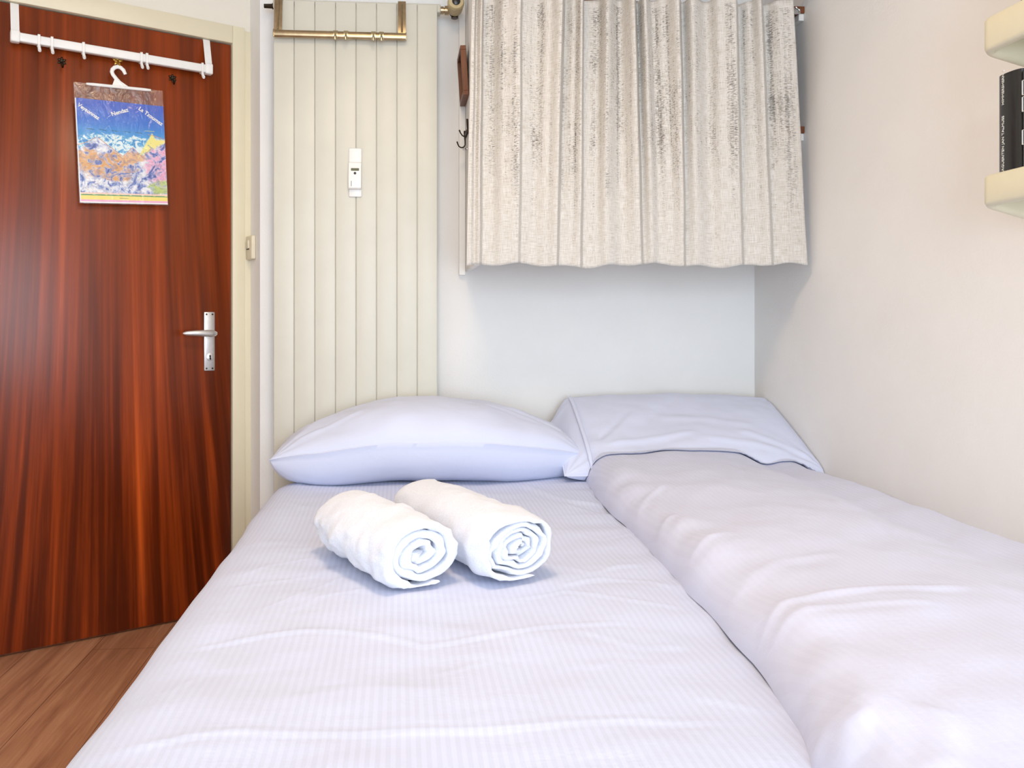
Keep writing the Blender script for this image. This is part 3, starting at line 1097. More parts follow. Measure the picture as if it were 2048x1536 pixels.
# ------------------------------------------------------------------ curtained shelves
PX = 0.2275         # left face of the upright
bm = bmesh.new()
st0 = atY(917, 550, D - 0.02)
zb = st0.z
box(bm, st0.x + 0.002, PX - 0.0005, D - 0.022, D - 0.0005, zb, CEIL - 0.02, 0.001, 1)
obj('wall_batten', bm, M['whitepl'], label='thin white upright batten on the back wall left of the curtain', cat='batten')
bm = bmesh.new()
box(bm, PX, PX + 0.018, 2.45, D - 0.0005, zb + 0.012, CEIL - 0.02, 0.001, 1)
obj('side_panel', bm, M['wall'], label='white upright side panel carrying the picture frame and coat hook', cat='side panel')
SY0 = 2.44
for k, (py, lab) in enumerate(((26, 'upper brown shelf board whose end shows right of the curtain'), (266, 'lower brown shelf board whose end shows right of the curtain'))):
    zs = atX(1609, py, W - 0.001).z
    t = thing('shelf_board', lab, 'shelf', (0.76, 2.62, zs), 'brown shelves behind the curtain')
    bm = bmesh.new()
    box(bm, PX + 0.0185, W - 0.0005, SY0, D - 0.001, zs, zs + 0.021, 0.001, 1)
    obj('board', bm, M['brownwood'], t)
    bm = bmesh.new()
    ex = atY(1592, 20 if k == 0 else 260, SY0 - 0.004).x
    ez = zs + (0.004 if k == 0 else 0.017)
    bmt = [Vector((ex + 0.012 * math.cos(a_), SY0 - 0.003, ez + 0.009 * math.sin(a_) + (0.004 if abs(a_ - math.pi / 2) < 0.3 else 0))) for a_ in [2 * math.pi * j / 20 for j in range(21)]]
    tube(bm, bmt, 0.0016, 8)
    box(bm, ex - 0.014, ex + 0.016, SY0 - 0.002, SY0 - 0.0002, ez - 0.008, ez + 0.008, 0.0005, 1)
    obj('ring_catch', bm, M['chrome'], t, label='small shiny ring catch on the shelf edge')
    bm = bmesh.new()
    box(bm, W - 0.017, W - 0.0005, SY0 + 0.005, D - 0.001, zs - 0.0225, zs - 0.0005, 0.001, 1)
    obj('shelf_batten', bm, M['whitepl'], label=('white batten on the right wall under the upper brown shelf', 'white batten on the right wall under the lower brown shelf')[k], cat='batten', group='battens under the brown shelves')
    bm = bmesh.new()
    box(bm, PX + 0.0185, PX + 0.036, SY0 + 0.02, D - 0.001, zs - 0.0225, zs - 0.0005, 0.001, 1)
    obj('shelf_batten', bm, M['whitepl'], label=('white batten on the side panel under the upper brown shelf', 'white batten on the side panel under the lower brown shelf')[k], cat='batten', group='battens under the brown shelves')

# curtain
CY = 2.378
PT = [945, 950, 954, 965, 968, 985, 1010, 1043, 1047, 1075, 1100, 1125, 1130, 1148, 1164, 1168, 1195, 1215, 1238, 1268, 1273, 1290, 1303, 1325, 1358, 1363, 1385, 1410, 1440, 1472, 1477, 1500, 1522, 1527, 1560, 1587]
PB = [933, 940, 948, 958, 966, 982, 1005, 1035, 1042, 1066, 1090, 1112, 1119, 1140, 1160, 1166, 1190, 1215, 1245, 1282, 1288, 1305, 1320, 1342, 1367, 1373, 1395, 1425, 1455, 1484, 1489, 1515, 1540, 1547, 1585, 1615]
OFFY = [-.02, -.022, 0, -.02, .045, .04, .0, -.024, .012, .026, .0, -.034, .028, .01, -.02, .04, .036, -.012, .03, -.028, .04, .0, .03, .01, -.034, .034, -.004, .026, -.012, -.03, .034, .012, -.018, .03, .0, -.005]
NS = 340
base_s = np.linspace(0, len(PT) - 1, NS)
# smooth (cosine) interpolation between control points keeps crisp fold edges
ii = np.clip(base_s.astype(int), 0, len(PT) - 2)
ff = base_s - ii
fs = ff * ff * (3 - 2 * ff)
pt = np.array(PT)[ii] * (1 - ff) + np.array(PT)[ii + 1] * ff
pb = np.array(PB)[ii] * (1 - ff) + np.array(PB)[ii + 1] * ff
oy = 1.25 * (np.array(OFFY)[ii] * (1 - fs) + np.array(OFFY)[ii + 1] * fs)
HEMA = 0.30
xt = np.array([atY(p, 0, CY + o_).x for p, o_ in zip(pt, oy)])
xb = np.array([atY(p, 530, CY + o_ * HEMA).x for p, o_ in zip(pb, oy)])
ztop = atY(1300, -8, CY).z + 0.0
NZ = 90
zbot = np.array([atY(p, 531 + 3.0 * math.sin(p * 0.023) + 2.5 * math.sin(p * 0.07 + 1), CY).z for p in pb])
tt = np.linspace(0, 1, NZ)
T2, S2 = np.meshgrid(tt, np.arange(NS), indexing='xy')
Xc = xt[:, None] * (1 - tt) + xb[:, None] * tt
Zc = ztop * (1 - tt)[None, :] + zbot[:, None] * tt
amp = 1.0 - (1 - HEMA) * tt
wob = fbm(Xc * 1.0, Zc * 0.35, 0.0, 9.0, 2, 3.0) * 0.006
Yc = CY + oy[:, None] * amp[None, :] + wob * (0.3 + 0.7 * tt)[None, :]
Yc += 0.018 * np.exp(-((tt - 0.0) / 0.03) ** 2)[None, :] * 0
Xc += fbm(Xc, Zc * 0.3, 5.0, 8.0, 2, 8.0) * 0.003
Xc = np.minimum(Xc, W - 0.004)
arc = np.concatenate([[0], np.cumsum(np.hypot(np.diff(xt), np.diff(oy)))])
U = np.repeat(arc[:, None], NZ, 1)
Vv = Zc - zbot.mean()
Yc = np.minimum(Yc, SY0 - 0.008)
cur = thing('curtain', 'short cream open-weave linen curtain hanging over the wall shelves', 'curtain', (0.73, CY, zbot.mean()))
grid_obj('cloth', Xc, Yc, Zc, M['curtain'], cur, uv=(U, Vv), solid=0.0007, off=0)
hem = slice(NZ - 5, NZ)
# curtain rail just above the cloth, with gliders holding it
bm = bmesh.new()
box(bm, PX, W - 0.001, CY - 0.012, CY + 0.012, ztop + 0.02, ztop + 0.045, 0.003)
railc = obj('curtain_rail', bm, M['whitepl'], label='white curtain rail running above the linen curtain', cat='curtain rail')
for k in range(0, NS, 34):
    bm = bmesh.new()
    tube(bm, [(xt[k], float(Yc[k, 0]), ztop - 0.004), (xt[k], CY, ztop + 0.012), (xt[k], CY, ztop + 0.024)], 0.002, 8)
    if PX < xt[k] < W - 0.01:
        obj('glider', bm, M['whitepl'], cur)
    else:
        bm.free()

# picture frame leaning out from the side panel
fy0, fy1 = 2.625, 2.772
n0 = atY(918, 188.5, fy0)
zf0, zf1 = n0.z, n0.z + 0.163
fr_rot = Matrix.Translation((PX - 0.0012, fy0, zf0)) @ Matrix.Rotation(math.radians(-3.6), 4, 'Y')
pf = thing('picture_frame', 'small dark brown wooden picture frame on the white side panel', 'picture frame', (PX - 0.01, (fy0 + fy1) / 2, zf0))
bm = bmesh.new()
L, H_, th, wd = fy1 - fy0, zf1 - zf0, 0.0185, 0.014
for q in ((0, L, 0, wd), (0, L, H_ - wd, H_), (0, wd, wd, H_ - wd), (L - wd, L, wd, H_ - wd)):
    box(bm, -th, 0, q[0], q[1], q[2], q[3], 0.0008, 1, mat=fr_rot)
obj('frame_moulding', bm, M['brownwood'], pf)
bm = bmesh.new()
box(bm, -0.006, -0.003, wd, L - wd, wd, H_ - wd, mat=fr_rot)
obj('picture', bm, simple('dark_print', (74, 48, 36), 0.4, var=0.3, nscale=60), pf)

# double coat hook on the side panel
hk0 = thing('coat_hook', 'dark iron double coat hook on the white side panel beside the curtain', 'hook', (PX, 2.69, 1.60))
ky = 2.665
kx = PX - 0.004


def hookpt(px, py, Y):
    return atY(px, py, Y)


bm = bmesh.new()
tube(bm, [hookpt(934.2, 238, 2.66), hookpt(935, 250, 2.66), hookpt(935.6, 262, 2.66), hookpt(935.3, 267, 2.655), hookpt(933, 271.5, 2.645), hookpt(929, 273.4, 2.635), hookpt(924.5, 271, 2.62), hookpt(921, 266, 2.61), hookpt(918.6, 260, 2.605)],
     [0.0032, 0.0034, 0.0022, 0.0022, 0.0022, 0.0022, 0.0021, 0.0021, 0.0026], 10)
obj('prong', bm, M['iron'], hk0)
bm = bmesh.new()
tube(bm, [hookpt(929.3, 262, 2.72), hookpt(929.6, 271, 2.72), hookpt(930.2, 282, 2.72), hookpt(930.3, 290, 2.715), hookpt(927.5, 294.2, 2.70), hookpt(922.5, 295.4, 2.69), hookpt(918, 293, 2.68), hookpt(915.5, 288, 2.675), hookpt(914.2, 283.5, 2.67)],
     [0.0036, 0.0036, 0.0022, 0.0022, 0.0022, 0.0022, 0.0021, 0.0021, 0.0026], 10)
obj('prong', bm, M['iron'], hk0)
bm = bmesh.new()
box(bm, PX - 0.0075, PX - 0.0005, 2.655, 2.735, hookpt(930, 268, 2.70).z - 0.006, hookpt(930, 268, 2.70).z + 0.006, 0.002)
obj('back_plate', bm, M['iron'], hk0)
bm = bmesh.new()
ps = hookpt(929, 298, 2.70)
lathe(bm, (PX - 0.0005, 2.70, ps.z), (-1, 0, 0), [(0, 0.006), (0.003, 0.0055), (0.006, 0.0022), (0.012, 0.002), (0.013, 0.0045), (0.0155, 0.004), (0.0165, 0.001)], 16)
obj('screw', bm, M['chrome'], hk0, label='bright screw under the hook')

# ------------------------------------------------------------------ moulded shelves on the right wall
SXF = W - 0.17
SYF = atX(1955, 400, SXF).y


def moulded_shelf(px_lip_top, px_lip_bot, lab):
    zt = atX(1957, px_lip_top, SXF).z
    zb_ = atX(1957, px_lip_bot, SXF).z
    y1, y0 = SYF, SYF - 0.62
    t = thing('wall_shelf', lab, 'wall shelf', ((SXF + W) / 2, (y0 + y1) / 2, zb_ - 0.04), 'moulded cream wall shelves')
    # rounded tray outline in plan with an upright rim all round
    bm = bmesh.new()
    R = 0.028

    def outline(ins):
        x0, x1 = SXF + ins, W - 0.0008
        a0, a1 = y0 + ins, y1 - ins
        r = max(R - ins, 0.006)
        pts = [(x1, a0)]
        for k in range(9):
            an = math.radians(270 - 90 * k / 8)
            pts.append((x0 + r + r * math.cos(an), a0 + r + r * math.sin(an)))
        for k in range(9):
            an = math.radians(180 - 90 * k / 8)
            pts.append((x0 + r + r * math.cos(an), a1 - r + r * math.sin(an)))
        pts.append((x1, a1))
        return pts

    def zlow(x, extra=0.0):
        return zb_ - 0.046 * (x - SXF) / (W - SXF) + extra

    deck = zt - 0.020
    rows = [(0.030, 'deck'), (0.016, 'deck2'), (0.013, 'rimi'), (0.010, 'rim'), (0.004, 'rimo'), (0.0, 'out1'), (0.0, 'out2'), (0.003, 'lo1'), (0.008, 'lo'), (0.016, 'lo2'), (0.019, 'in1'), (0.022, 'under')]
    rings = []
    for ins, kind in rows:
        ring = []
        for x, y in outline(ins):
            z = {'deck': deck, 'deck2': deck, 'rimi': zt - 0.004, 'rim': zt, 'rimo': zt - 0.0008, 'out1': zt - 0.006, 'out2': zlow(x, 0.007), 'lo1': zlow(x, 0.0015), 'lo': zlow(x), 'lo2': zlow(x, 0.003), 'in1': zlow(x, 0.010), 'under': deck - 0.008}[kind]
            ring.append(bm.verts.new((x, y, z)))
        rings.append(ring)
    for a_, b_ in zip(rings, rings[1:]):
        for i in range(len(a_) - 1):
            bm.faces.new((a_[i], a_[i + 1], b_[i + 1], b_[i]))
    bm.faces.new(rings[0])
    bm.faces.new(rings[-1][::-1])
    obj('tray', bm, M['creampl'], t, smooth=50)
    for sy in (y0 + 0.16, y1 - 0.16):
        bm = bmesh.new()
        box(bm, SXF + 0.03, W - 0.001, sy - 0.004, sy + 0.004, deck - 0.045, deck - 0.0085, 0.001, 1)
        obj('underside_rib', bm, M['creampl'], t)
    return deck


moulded_shelf(42, 108, 'upper moulded cream shelf on the right wall')
deck = moulded_shelf(353, 413, 'lower moulded cream shelf on the right wall holding black books')
deck_up = atX(1957, 42, SXF).z - 0.020


def book(y1, thick, h, depth, z0, mats, lab, lines, group='black books on the lower cream shelf', xback=W - 0.004, frames_=False):
    x0 = xback - depth
    t = thing('book', lab, 'book', (x0 + depth / 2, y1 - thick / 2, z0), group)
    bm = bmesh.new()
    # boards
    for ya in (y1 - 0.003, y1 - thick):
        box(bm, x0 + 0.006, xback, ya, ya + 0.003, z0, z0 + h, 0.0006, 1)
    # rounded spine
    nsp = 14
    outer, inner = [], []
    for k in range(nsp + 1):
        an = math.pi * k / nsp
        yy = y1 - thick / 2 + math.cos(an) * thick / 2
        bulge = math.sin(an) ** 0.7 * 0.011
        outer.append((x0 + 0.006 - bulge, yy))
        inner.append((x0 + 0.0085 - bulge * 0.85, y1 - thick / 2 + math.cos(an) * (thick / 2 - 0.0025)))
    prism(bm, [(x, y, z0) for x, y in outer + inner[::-1]], (0, 0, h))
    if lines:
        for k, (txt, zc, size) in enumerate(lines):
            yy = y1 - thick * 0.31
            # text runs upward, letters' tops towards the far end of the shelf
            bx = Vector((0, 0, 1))
            by = Vector((0.17, 1.0, 0)).normalized()
            bz = bx.cross(by)
            m = Matrix(((bx.x, by.x, bz.x, x0 - 0.0046), (bx.y, by.y, bz.y, yy - size * 0.3), (bx.z, by.z, bz.z, zc), (0, 0, 0, 1)))
            text_into(bm, txt, size, m, 1, 0.0008)
    if frames_:
        for zc in (0.02, 0.05, 0.11):
            for (a_, b_, c_, d_) in ((0.006, thick - 0.006, 0, 0.0007), (0.006, 0.0067, 0, 0.026), (thick - 0.0067, thick - 0.006, 0, 0.026), (0.006, thick - 0.006, 0.026, 0.0267)):
                box(bm, x0 - 0.0056, x0 - 0.0035, y1 - b_, y1 - a_, z0 + h - zc - d_, z0 + h - zc - c_, mi=1)
    obj('cover', bm, mats, t, smooth=40)
    bm = bmesh.new()
    box(bm, x0 + 0.009, xback - 0.004, y1 - thick + 0.0032, y1 - 0.0032, z0 + 0.003, z0 + h - 0.003)
    obj('page_block', bm, M['paper'], t)


b1 = atX(2004.5, 250, W - 0.14 + 0.004)
top1 = atX(2030, 141, W - 0.144).z
bth = b1.y - atX(2043, 250, W - 0.144).y
book(b1.y, bth, top1 - deck - 0.0005, 0.14, deck + 0.0005, [M['bookblack'], M['whiteprint']], 'thick black book at the far end of the lower cream shelf, white lettering on spine', [('MARGUERITEN JAN TALMUSS', deck + 0.012, 0.0088), ('HIMMERSHERN 8', deck + 0.148, 0.0088)])
book(b1.y - bth - 0.0015, 0.034, top1 - deck - 0.006, 0.14, deck + 0.0005, [M['bookblack'], M['whiteprint']], 'black book with thin white ruled boxes on spine, nearer than the thick one', None, frames_=True)
book(atX(2041, 5, W - 0.14).y, 0.03, 0.2, 0.136, deck_up + 0.0005, [M['greencloth'], M['whiteprint']], 'grey-green book on the upper cream shelf at the photo edge', None, group=None)

# ------------------------------------------------------------------ bed
bed = thing('bed', 'double bed with white mattress under the two white duvets', 'bed', (0.44, 1.6, 0))
bm = bmesh.new()
box(bm, -0.355, W - 0.012, 0.42, 2.66, 0.30, 0.497, 0.035, 4)
obj('mattress', bm, M['mattress'], bed)
bm = bmesh.new()
box(bm, -0.345, W - 0.02, 0.44, 2.65, 0.14, 0.2995, 0.01)
obj('base', bm, M['bedwood'], bed)
for x in (-0.28, W - 0.08):
    for y in (0.52, 2.56):
        bm = bmesh.new()
        lathe(bm, (x, y, 0.0005), (0, 0, 1), [(0, 0.022), (0.139, 0.03)], 16)
        obj('leg', bm, M['brownwood'], bed)

# left duvet: lies flat, striped, falls over the left edge
ny = 330
ys = np.linspace(0.36, 2.655, ny)
side = [(-0.412, 0.27), (-0.409, 0.33), (-0.404, 0.40), (-0.398, 0.45), (-0.391, 0.482), (-0.381, 0.503), (-0.366, 0.517), (-0.345, 0.526), (-0.32, 0.531)]
xs = np.concatenate([[p[0] for p in side], np.linspace(-0.30, 0.70, 170)])
zs_ = np.concatenate([[p[1] for p in side], np.full(170, 0.534)])
flen = np.concatenate([[0], np.cumsum(np.hypot(np.diff(xs), np.diff(zs_)))])
Y2, X2 = np.meshgrid(ys, xs)
Z2 = np.repeat(zs_[:, None], ny, 1)
topm = smooth(-0.40, -0.30, X2)
h = fbm(X2, Y2, 0, 3.2, 3, 1.0) * 0.008 + fbm(X2 * 1.0, Y2 * 2.2, 0, 7.0, 3, 4.0) * 0.0018


def zpl(pts, z=0.537):
    return [tuple(atZ(x, y, z)[:2]) for x, y in pts]


CR = [
    ([(318, 1304), (420, 1283), (540, 1266), (612, 1258), (690, 1260), (780, 1272), (847, 1286), (940, 1276), (1040, 1262), (1120, 1248), (1240, 1244), (1340, 1248)], .008, .0050),
    ([(140, 1532), (250, 1498), (382, 1474), (470, 1467), (585, 1466), (760, 1460), (940, 1453), (1090, 1446), (1240, 1439), (1400, 1441), (1530, 1442)], .008, .0048),
    ([(1040, 965), (1090, 985), (1140, 1000), (1215, 1008)], .020, .012),
    ([(1100, 985), (1160, 1010), (1235, 1025)], .014, -.006),
    ([(480, 1150), (540, 1128), (640, 1110)], .006, .003),
    ([(430, 1180), (500, 1165), (560, 1158), (640, 1150)], .006, .003),
    ([(500, 1225), (590, 1192), (700, 1150)], .006, .0028),
    ([(560, 1225), (640, 1196), (740, 1178)], .007, .002),
    ([(325, 1396), (360, 1368), (405, 1340)], .005, .0032),
    ([(1130, 1130), (1180, 1145), (1240, 1130), (1290, 1128)], .012, .004),
    ([(1110, 1170), (1200, 1155), (1300, 1160), (1370, 1180)], .010, .004),
    ([(1010, 1200), (1130, 1180), (1260, 1200), (1390, 1215)], .010, .004),
    ([(860, 1345), (930, 1330), (985, 1320)], .008, .002),
    ([(1180, 1330), (1230, 1318), (1300, 1325)], .006, .002),
    ([(1140, 1060), (1200, 1075), (1290, 1062)], .010, .003),
    ([(1390, 1390), (1450, 1400), (1520, 1420)], .009, .003),
    ([(540, 1000), (600, 1010), (660, 1030)], .020, .004),
    ([(1150, 1255), (1280, 1290), (1380, 1280)], .012, .003),
    ([(560, 1400), (700, 1370), (900, 1375)], .02, .002),
]
for pts, w, a_ in CR:
    h += crease(X2, Y2, zpl(pts), w * 0.7, a_ * 0.42)
# puckers running into the edge of the other duvet
h += smooth(0.30, 0.52, X2) * np.sin(Y2 * 46 + 3 * fbm(X2, Y2, 0, 4, 2, 9)) * 0.0012 * smooth(0.7, 1.1, Y2)
Z2 = Z2 + h * topm
X2 = X2 + (1 - topm) * (fbm(Y2 * 1.0, Z2 * 0.6, 0, 3.6, 2, 2.0) * 0.010)
Z2 = np.where(X2 > 0.60, np.minimum(Z2, 0.5355), Z2)
# rounded head end, tucked down behind the pillow
tail = smooth(2.50, 2.655, Y2)
Z2 = Z2 - 0.035 * tail ** 2
cor = smooth(-0.20, -0.40, X2) * smooth(2.40, 2.655, Y2)
X2 = X2 + 0.055 * cor
Z2 = Z2 - 0.02 * cor
low = smooth(-0.30, -0.39, X2)
Z2 = np.maximum(Z2, np.where(X2 > -0.33, 0.5155, 0.0))
U2 = np.repeat(flen[:, None], ny, 1)
grid_obj('duvet', X2, Y2, Z2, M['sheet'], None, uv=(U2, Y2), solid=0.012, off=-1, label='flat white striped duvet on the left half of the bed, under the towels', cat='duvet', group='duvets on the bed')

# surface of the left duvet for things that rest on it
def top_left(x, y):
    i = int(np.clip(np.searchsorted(xs, x), 1, len(xs) - 1))
    j = int(np.clip(np.searchsorted(ys, y), 1, ny - 1))
    return float(max(Z2[i, j], Z2[i - 1, j - 1]))


# right duvet: thicker, its left edge folded under
EP = [(1160, 946), (1180, 972), (1205, 1006), (1232, 1032), (1268, 1063), (1300, 1098), (1340, 1140), (1375, 1180), (1405, 1207), (1440, 1247), (1475, 1285), (1505, 1318), (1540, 1366), (1570, 1410), (1598, 1456), (1612, 1500), (1622, 1536)]
ew = [atZ(x, y, 0.540) for x, y in EP]
ew = sorted([(p.y, p.x) for p in ew])
ex_y = np.array([p[0] for p in ew])
ex_x = np.array([p[1] for p in ew])
ny3, nx3 = 340, 190
YB = 2.475
yy3 = np.concatenate([np.linspace(0.36, YB - 0.07, ny3 - 24, endpoint=False), YB - 0.07 * (1 - np.linspace(0, 1, 24)) ** 2])
aa = np.linspace(0, 1, nx3) ** 1.9
XE = np.interp(yy3, ex_y, ex_x)
XE = XE + 0.0015 * np.sin(yy3 * 31)
# round the head-end left corner
XE = XE + 0.05 * smooth(YB - 0.075, YB, yy3) ** 2
XR = W - 0.004
X3 = XE[None, :] + aa[:, None] * (XR - XE)[None, :]
Y3 = np.repeat(yy3[None, :], nx3, 0)
dl = X3 - XE[None, :]
db = YB - Y3
r1, r2 = 0.075, 0.07
f1 = np.sqrt(np.clip(1 - (1 - np.clip(dl / r1, 0, 1)) ** 2, 0, 1))
f2 = np.sqrt(np.clip(1 - (1 - np.clip(db / r2, 0, 1)) ** 2, 0, 1))
Tt = 0.075 + 0.012 * np.exp(-((X3 - 0.78) / 0.22) ** 2)
# dip that runs along the wall, then a soft rise against it
xd = 1.075 + 0.02 * np.sin(Y3 * 3.0)
Tt = Tt - 0.018 * np.exp(-((X3 - xd) / 0.045) ** 2) - 0.012 * smooth(0.98, 1.2, X3)
Tt = Tt - 0.040 * smooth(1.17, 1.275, X3)
und = fbm(X3, Y3, 0, 3.0, 3, 21.0) * 0.016 + fbm(X3 * 1.4, Y3, 0, 8.0, 3, 5.0) * 0.0022
edge_w = np.exp(-(dl / 0.11) ** 2)
puck = np.sin(Y3 * 24 + dl * 9 + 3.0 * fbm(X3 * 0.5, Y3, 0, 3.0, 2, 2.0)) * 0.005 * np.exp(-((dl - 0.05) / 0.065) ** 2)
Z3 = 0.534 + (Tt + und + puck) * f1 * f2


def zpl3(pts, z=0.615):
    return [tuple(atZ(x, y, z)[:2]) for x, y in pts]


CR3 = [
    ([(1470, 1275), (1476, 1240), (1500, 1225), (1560, 1203), (1640, 1192), (1740, 1188), (1840, 1184), (1960, 1182)], .010, .007),
    ([(1505, 1250), (1560, 1230), (1640, 1220), (1750, 1216), (1900, 1222)], .010, .004),
    ([(1260, 1020), (1266, 1000), (1290, 985), (1335, 968)], .012, .007),
    ([(1292, 1075), (1300, 1050), (1320, 1032), (1350, 1020)], .013, .009),
    ([(1335, 1110), (1350, 1095), (1400, 1082), (1460, 1068)], .012, .006),
    ([(1212, 985), (1216, 965), (1224, 952)], .010, .006),
    ([(1400, 1180), (1450, 1160), (1560, 1120), (1680, 1110)], .016, .004),
    ([(1510, 1290), (1530, 1270), (1560, 1280)], .014, .006),
    ([(1590, 1420), (1600, 1380), (1612, 1350), (1600, 1320)], .016, .010),
    ([(1640, 1500), (1650, 1440), (1690, 1415), (1760, 1420)], .018, .012),
    ([(1690, 1440), (1720, 1480), (1720, 1530)], .02, -.008),
    ([(1840, 1410), (1860, 1470), (1870, 1530)], .018, .005),
    ([(1880, 1420), (1900, 1480), (1910, 1530)], .014, .005),
    ([(1640, 985), (1700, 1030), (1780, 1075), (1880, 1130), (2030, 1200)], .016, .004),
    ([(1475, 930), (1490, 945), (1500, 965)], .012, -.005),
]
for pts, w, a_ in CR3:
    Z3 = Z3 + crease(X3, Y3, zpl3(pts), w * 0.9, a_ * 0.5) * f1 * f2
# underside: bring a closing skirt of points down to the left duvet so that the sheet has a real body
zb3 = np.interp(X3, [0.3, 0.7, 0.72, 1.3], [0.5385, 0.5385, 0.515, 0.515])
Zb = np.minimum(zb3, Z3 - 0.0005)
bm = bmesh.new()
uvl = bm.loops.layers.uv.new('UVMap')
Vt = [[bm.verts.new((float(X3[i, j]), float(Y3[i, j]), float(Z3[i, j]))) for j in range(ny3)] for i in range(nx3)]
UVD = {}
for i in range(nx3):
    for j in range(ny3):
        UVD[Vt[i][j]] = (float(X3[i, j]), float(Y3[i, j]))
for i in range(nx3 - 1):
    for j in range(ny3 - 1):
        f = bm.faces.new((Vt[i][j], Vt[i + 1][j], Vt[i + 1][j + 1], Vt[i][j + 1]))
        for l in f.loops:
            l[uvl].uv = UVD[l.vert]
ring = [Vt[i][0] for i in range(nx3)] + [Vt[nx3 - 1][j] for j in range(1, ny3)] + [Vt[i][ny3 - 1] for i in range(nx3 - 2, -1, -1)] + [Vt[0][j] for j in range(ny3 - 2, 0, -1)]
low_ring = [bm.verts.new((min(v.co.x + (0.004 if v.co.x < 0.75 else 0), XR), v.co.y, 0.5375 if v.co.x < 0.70 else 0.503)) for v in ring]
for k in range(len(ring)):
    a_, b_ = ring[k], ring[(k + 1) % len(ring)]
    bm.faces.new((a_, low_ring[k], low_ring[(k + 1) % len(ring)], b_))
obj('duvet', bm, M['duvet'], None, label='thick puffy white duvet on the right half of the bed along the wall', cat='duvet', group='duvets on the bed', smooth=70)


# ------------------------------------------------------------------ pillows
def top_right(x, y):
    if y > YB:
        return 0.0
    j = int(np.clip(np.searchsorted(yy3, y), 1, ny3 - 1))
    if x < XE[j] - 0.002:
        return 0.0
    i = int(np.clip(np.searchsorted(X3[:, j], x), 1, nx3 - 1))
    return float(max(Z3[i, j], Z3[i - 1, j], Z3[i, j - 1]))


def bed_top(x, y):
    return max(top_left(x, y) if x < 0.69 else 0.515, top_right(x, y), 0.50)


def pillow(label, cx, cy, cz, a, b, T, T2, tilt, yaw, seed, cu_, cv_, pull_f, pull_b, pinch, enddrop, namp, folds, bl_drop=0.0, back=D - 0.004, xmax=W - 0.003, p_low=0.35):
    n, m = 130, 100
    u = np.sin(np.linspace(-1, 1, n) * math.pi / 2)
    v = np.sin(np.linspace(-1, 1, m) * math.pi / 2)
    U_, V_ = np.meshgrid(u, v, indexing='ij')
    pull = np.where(V_ < 0, pull_f, pull_b)
    outx = a * U_ * (1 - pinch * (1 - V_ ** 2) * np.abs(U_) ** 3)
    outy = b * V_ * (1 - pull * U_ ** 2)
    outy = outy - 0.005 * (V_ < -0.9999)
    outx = outx + 0.004 * np.sign(U_) * (np.abs(U_) > 0.9999)
    base = np.clip((1 - np.abs(U_) ** cu_) * (1 - np.abs(V_) ** cv_), 0, 1)
    prof = base ** 0.5
    profl = np.clip((1 - np.abs(U_) ** max(cu_, 3.4)) * (1 - np.abs(V_) ** max(cv_, 3.0)), 0, 1) ** p_low
    nz = fbm(U_ * a, V_ * b, seed, 6.0, 3, seed) * namp
    ang = np.arctan2((np.abs(V_) - 1) * b, (np.abs(U_) - 1) * a)
    cd_ = np.hypot((np.abs(U_) - 1) * a, (np.abs(V_) - 1) * b)
    nz = nz + np.sin(ang * 15 + seed) * namp * 0.35 * np.exp(-(cd_ / 0.13) ** 2)
    for (u0, v0, u1, v1, w, am) in folds:
        nz = nz + crease(U_ * a, V_ * b, [(u0 * a, v0 * b), ((u0 + u1) / 2 * a + 0.006, (v0 + v1) / 2 * b + 0.004), (u1 * a, v1 * b)], w, am)
    seam = -enddrop * U_ ** 2 + fbm(U_ * a, V_ * 0.0, seed + 3, 5.0, 2, seed) * 0.006
    bl = smooth(0.80, 1.0, -U_) * smooth(-0.6, 0.8, V_)
    seam = seam - bl_drop * bl
    outy = outy - bl_drop * 1.2 * bl
    R = Matrix.Translation((cx, cy, cz)) @ Matrix.Rotation(yaw, 4, 'Z') @ Matrix.Rotation(tilt, 4, 'X')
    bm = bmesh.new()

    def place(x, y, z, low):
        p = R @ Vector((x, y, z))
        p.x = min(p.x, xmax)
        p.y = min(p.y, back)
        fl = bed_top(p.x, p.y) + (0.0015 if low else 0.005)
        if p.z < fl:
            p.z = fl
        return p
    top, bot = [], []
    for i in range(n):
        rt, rb = [], []
        for j in range(m):
            x, y = float(outx[i, j]), float(outy[i, j])
            zt = float(seam[i, j] + T * prof[i, j] + nz[i, j] * min(1, prof[i, j] * 2))
            lowb = float(seam[i, j] - T2 * profl[i, j] + 0.4 * nz[i, j] * min(1, prof[i, j] * 2))
            rt.append(bm.verts.new(place(x, y, zt, False)))
            rb.append(rt[-1] if i in (0, n - 1) or j in (0, m - 1) else bm.verts.new(place(x, y, lowb, True)))
        top.append(rt)
        bot.append(rb)
    for i in range(n - 1):
        for j in range(m - 1):
            f = bm.faces.new((top[i][j], top[i + 1][j], top[i + 1][j + 1], top[i][j + 1]))
            q = (bot[i][j + 1], bot[i + 1][j + 1], bot[i + 1][j], bot[i][j])
            if len(set(q)) == 4 and set(q) != set(f.verts):
                bm.faces.new(q)
    bmesh.ops.remove_doubles(bm, verts=bm.verts[:], dist=0.00005)
    o = thing('pillow', label, 'pillow', (cx, cy, bed_top(cx, cy)), 'pillows at the head of the bed')
    obj('pillowcase', bm, M['pillow'], o, smooth=75)
    return o, R


